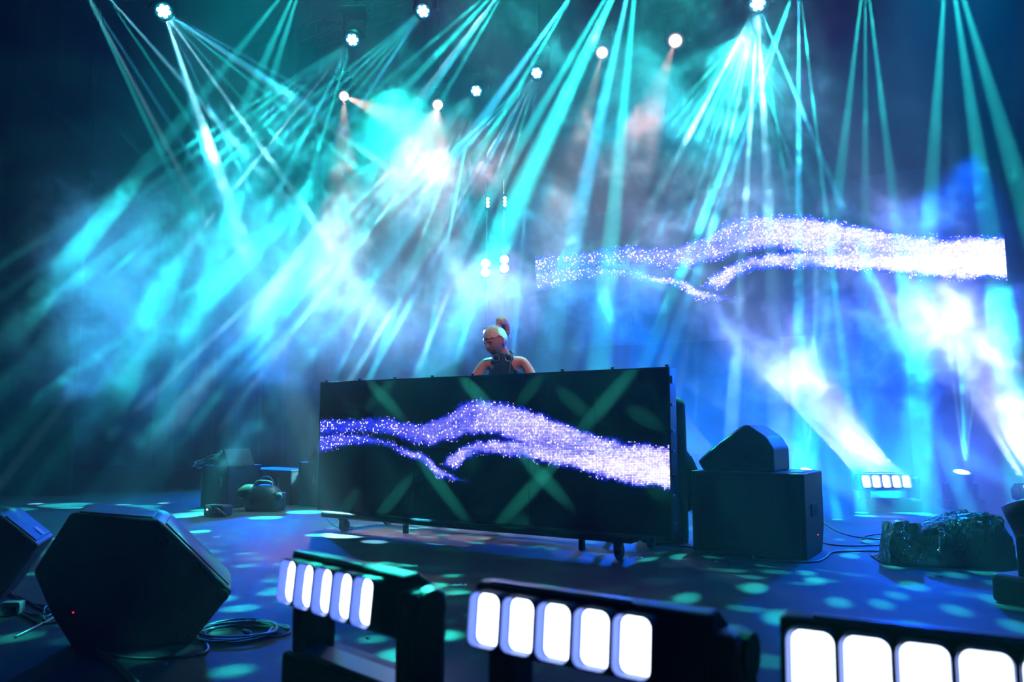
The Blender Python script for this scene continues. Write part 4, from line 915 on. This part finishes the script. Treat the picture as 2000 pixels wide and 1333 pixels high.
# ------------------------------------------------------------------ performer
def skin_mat():
    m, N, L, b = new_mat('skin'); b.inputs['Base Color'].default_value = (.56,.30,.22,1); b.inputs['Roughness'].default_value = .5
    b.inputs['Subsurface Weight'].default_value = .0
    return m
M_SKIN = skin_mat(); M_HAIR = plain('blonde_hair', (.70,.64,.60), .45, bump=.8, bscale=70); M_TOP = plain('black_top', (.012,.016,.02), .65, bump=.4, bscale=140)
PD = 6.36
pb = at(984, 735, PD); person = thing('person', 'woman with blonde topknot and black halter top looking down behind the booth', 'person', (pb.x, PD+.02, 0), math.radians(-8))
def skin_mesh(chains, verts, name, sub=2):
    idx = {k: i for i, k in enumerate(verts)}; co = [verts[k][0] for k in verts]; ed = []
    for ch in chains:
        for a, b in zip(ch, ch[1:]): ed.append((idx[a], idx[b]))
    me = bpy.data.meshes.new(name); me.from_pydata(co, ed, []); o = bpy.data.objects.new(name, me); C.objects.link(o)
    m = o.modifiers.new('s', 'SKIN'); s = me.skin_vertices[0].data
    for k, i in idx.items():
        r = verts[k][1]; s[i].radius = (r, r) if isinstance(r, (int, float)) else r; s[i].use_root = (i == 0)
    m.use_smooth_shade = True; u = o.modifiers.new('u', 'SUBSURF'); u.levels = sub; u.render_levels = sub
    return o
def to_bm(o, bm):
    dg = bpy.context.evaluated_depsgraph_get(); e = o.evaluated_get(dg); m2 = bpy.data.meshes.new_from_object(e); bm.from_mesh(m2)
    bpy.data.objects.remove(o); bpy.data.meshes.remove(m2)
# local frame: she faces -y, x to the picture's right; leaning forward over the table
V = {'pel': ((0,.10,.93),(.14,.105)), 'waist': ((0,.06,1.06),(.115,.085)), 'rib': ((0,.02,1.19),(.125,.095)), 'chest': ((0.01,-.03,1.29),(.125,.085)),
     'neck0': ((.01,-.055,1.385),(.055,.05)), 'neck1': ((-.005,-.085,1.435),.045), 'headc': ((-.03,-.11,1.49),.05),
     'shL': ((-.15,-.04,1.335),.052), 'elL': ((-.27,-.10,1.13),.038), 'wrL': ((-.16,-.30,1.02),.025), 'haL': ((-.13,-.36,1.005),.03),
     'shR': ((.165,-.03,1.345),.052), 'elR': ((.285,-.09,1.13),.038), 'wrR': ((.18,-.30,1.02),.025), 'haR': ((.15,-.36,1.005),.03),
     'hipL': ((-.09,.10,.88),.095), 'knL': ((-.10,.06,.49),.058), 'anL': ((-.11,.10,.09),.038), 'toL': ((-.12,-.05,.035),.03),
     'hipR': ((.09,.10,.88),.095), 'knR': ((.11,.06,.49),.058), 'anR': ((.13,.10,.09),.038), 'toR': ((.14,-.05,.035),.03)}
CH = [('pel','waist','rib','chest','neck0','neck1','headc'), ('chest','shL','elL','wrL','haL'), ('chest','shR','elR','wrR','haR'), ('pel','hipL','knL','anL','toL'), ('pel','hipR','knR','anR','toR')]
body = nb(); to_bm(skin_mesh(CH, V, 'b'), body)
for s in (-1, 1):
    h0 = Vector(V['haL' if s < 0 else 'haR'][0]); fv = {'r': (h0+Vector((0,.01,0)), .022)}; fc = []
    for i, (dx, ln) in enumerate(((-.028,.062),(-.009,.072),(.010,.068),(.028,.052))):
        a = h0 + Vector((dx*.8,-.02,0)); fv[f'a{i}'] = (a, .010); fv[f'b{i}'] = (a + Vector((dx*.3,-ln*.5,.006)), .0088); fv[f'c{i}'] = (a + Vector((dx*.5,-ln,-.012)), .0072); fc.append(('r',f'a{i}',f'b{i}',f'c{i}'))
    fv['t1'] = (h0+Vector((-s*.03,.0,-.002)), .011); fv['t2'] = (h0+Vector((-s*.052,-.03,-.006)), .009); fc.append(('r','t1','t2'))
    to_bm(skin_mesh(fc, fv, 'h', 1), body)
# head: shaped sphere, pitched down and turned to the picture's left
HM = Matrix.Translation((-.05,-.13,1.50)) @ Matrix.Rotation(math.radians(-34),4,'Z') @ Matrix.Rotation(math.radians(10),4,'Y') @ Matrix.Rotation(math.radians(26),4,'X')
def head_pt(v):
    x, y, z = v.x*.084, v.y*.104, v.z*.122
    if z < 0: k = 1 + z*2.9; x *= max(.45, k); y = y*(max(.55, 1+z*1.6)) if y > 0 else y*(1+z*.6)
    f = max(0, -v.y)
    y += -.020*math.exp(-((x/.013)**2 + ((z+.012)/.020)**2))*f          # nose
    y += .010*math.exp(-(((abs(x)-.030)/.014)**2 + ((z-.012)/.012)**2))*f  # eye sockets
    y += -.006*math.exp(-((x/.022)**2 + ((z+.052)/.010)**2))*f          # lips
    y += -.008*math.exp(-((x/.02)**2 + ((z+.09)/.014)**2))*f            # chin
    return Vector((x, y, z))
r = bmesh.ops.create_icosphere(body, subdivisions=5, radius=1.0)
for v in r['verts']: v.co = HM @ head_pt(v.co)
for s in (-1, 1):
    q = bmesh.ops.create_icosphere(body, subdivisions=2, radius=1.0)
    for v in q['verts']: v.co = HM @ Vector((s*.084 + v.co.x*.008, .012 + v.co.y*.017, -.008 + v.co.z*.030))
tmp = finish(body, 'tmpbody', M_SKIN); rm = tmp.modifiers.new('r', 'REMESH'); rm.mode = 'VOXEL'; rm.voxel_size = .0055
body = nb(); to_bm(tmp, body); bmesh.ops.smooth_vert(body, verts=body.verts, factor=.5, use_axis_x=True, use_axis_y=True, use_axis_z=True)
finish(body, 'body', M_SKIN, person, True)
for s in (-1, 1):
    bm = nb(); q = bmesh.ops.create_icosphere(bm, subdivisions=2, radius=1.0)
    for v in q['verts']: v.co = HM @ Vector((s*.030 + v.co.x*.013, -.088 + v.co.y*.008, .010 + v.co.z*.0045))
    finish(bm, 'eye', plain('dark_lashes', (.03,.02,.02), .5), person, True)
    bm = nb(); tube(bm, [HM @ Vector((s*x, y, z)) for x, y, z in ((.014,-.102,.030),(.030,-.097,.036),(.046,-.084,.031))], .0026, 6, 4); finish(bm, 'eyebrow', M_HAIR, person, True)
bm = nb(); tube(bm, [HM @ Vector(p) for p in ((-.022,-.088,-.058),(-.008,-.098,-.054),(0,-.099,-.056),(.008,-.098,-.054),(.022,-.088,-.058))], .0035, 6, 4); finish(bm, 'mouth', plain('lips', (.42,.12,.12), .4), person, True)
# hair: swept-back cap and topknot falling back
bm = nb(); q = bmesh.ops.create_icosphere(bm, subdivisions=5, radius=1.0); kill = []
for v in q['verts']:
    d = v.co.copy(); lim = .42 if d.y < -.2 else (.42 - (d.y+.2)*1.0 if d.y < .5 else -.35)
    if d.z < lim - .02: kill.append(v)
    p = head_pt(d); st = .0025*math.sin(math.atan2(d.x, d.z+.4)*60); v.co = HM @ (p*1.055 + Vector((0,0,.002)) + p.normalized()*st)
bmesh.ops.delete(bm, geom=kill, context='VERTS'); bmesh.ops.solidify(bm, geom=list(bm.faces), thickness=.006); hair = finish(bm, 'hair', M_HAIR, person, True)
bm = nb(); path = [HM @ Vector(p) for p in ((0,.055,.095),(.0,.085,.125),(.0,.12,.122),(.0,.145,.085),(.0,.15,.03),(.0,.145,-.03))]
tube(bm, path, [.022]*3+[.026]*5+[.040]*5+[.044]*8+[.040]*8+[.034]*6+[.022]*6+[.01]*4, 16, 8)
for v in bm.verts: v.co += v.co.normalized()*mnoise.noise(v.co*60)*.006
finish(bm, 'ponytail', M_HAIR, hair, True)
bm = nb(); tube(bm, [HM @ (Vector((0,.075,.115)) + Vector((.024*math.cos(a*PI/6), .017*math.sin(a*PI/6), -.017*math.sin(a*PI/6)))) for a in range(13)], .005, 8, 0); finish(bm, 'hair_tie', M_TOP, hair, True)
# halter top: wraps the trunk and narrows to the neck
bm = nb(); rings = [((0,.105,.90),.150,.118),((0,.08,1.0),.134,.102),((0,.055,1.08),.128,.098),((0,.02,1.18),.138,.112),((0.005,-.01,1.24),.132,.112),((.007,-.035,1.29),.105,.105),((.01,-.05,1.335),.080,.090),((.008,-.062,1.38),.064,.068),((.003,-.075,1.41),.056,.058)]
prev = None
for (c, rx, ry) in rings:
    ring = [bm.verts.new((c[0]+rx*math.cos(a), c[1]+ry*math.sin(a), c[2]+(.012*math.sin(a) if c[2] > 1.3 else 0))) for a in [2*PI*i/32 for i in range(32)]]
    if prev:
        for i in range(32): bm.faces.new((prev[i], prev[(i+1)%32], ring[(i+1)%32], ring[i]))
    prev = ring
bmesh.ops.solidify(bm, geom=list(bm.faces), thickness=.004); finish(bm, 'halter_top', M_TOP, person, True)
V2 = {'pel': ((0,.10,.93),(.150,.115)), 'hipL': ((-.09,.10,.87),.103), 'knL': ((-.10,.06,.49),.068), 'anL': ((-.11,.10,.12),.052), 'hipR': ((.09,.10,.87),.103), 'knR': ((.11,.06,.49),.068), 'anR': ((.13,.10,.12),.052)}
bm = nb(); to_bm(skin_mesh([('pel','hipL','knL','anL'),('pel','hipR','knR','anR')], V2, 'tr', 1), bm); finish(bm, 'trousers', M_TOP, person, True)
for s in (-1, 1):
    bm = nb(); x = -.115 if s < 0 else .135; q = bmesh.ops.create_icosphere(bm, subdivisions=3, radius=1.0)
    for v in q['verts']: v.co = Vector((x + v.co.x*.048 - s*-.004, .02 + v.co.y*.135, max(0.0, .05 + v.co.z*.05)))
    finish(bm, 'shoe', M_RUB, person, True)
# headphones resting round her neck
PM = Matrix.Translation(person.location) @ Matrix.Rotation(math.radians(-8), 4, 'Z')
t = thing('headphones', 'black headphones with silver trim hung round the neck of the performer', 'headphones', PM @ Vector((.01,-.06,1.37)), math.radians(-8))
bm = nb(); tube(bm, [(.075*math.cos(a), .075*math.sin(a)+.01, .035+.022*math.sin(a)) for a in [math.radians(-35+ i*250/12) for i in range(13)]], .008, 8, 3); band_ = finish(bm, 'headband', M_BLACK, t, True)
for s in (-1, 1):
    bm = nb(); cyl(bm, (s*.058,-.052,.0), (s*.036,-.085,-.02), .034, .030, 20); e = finish(bm, 'ear_cup', M_BLACK, t, True)
    bm = nb(); lathe(bm, [(.022,.0),(.026,.003),(.030,.0)], 18, Matrix.Translation((s*.050,-.088,-.012)) @ Matrix.Rotation(PI/2,4,'X')); finish(bm, 'silver_ring', M_STEEL, e, True)
bm = nb(); tube(bm, [(.062,-.075,-.03),(.064,-.10,-.08),(.060,-.11,-.16),(.058,-.12,-.24)], .0025, 6, 6); finish(bm, 'cord', M_STEEL, t, True)
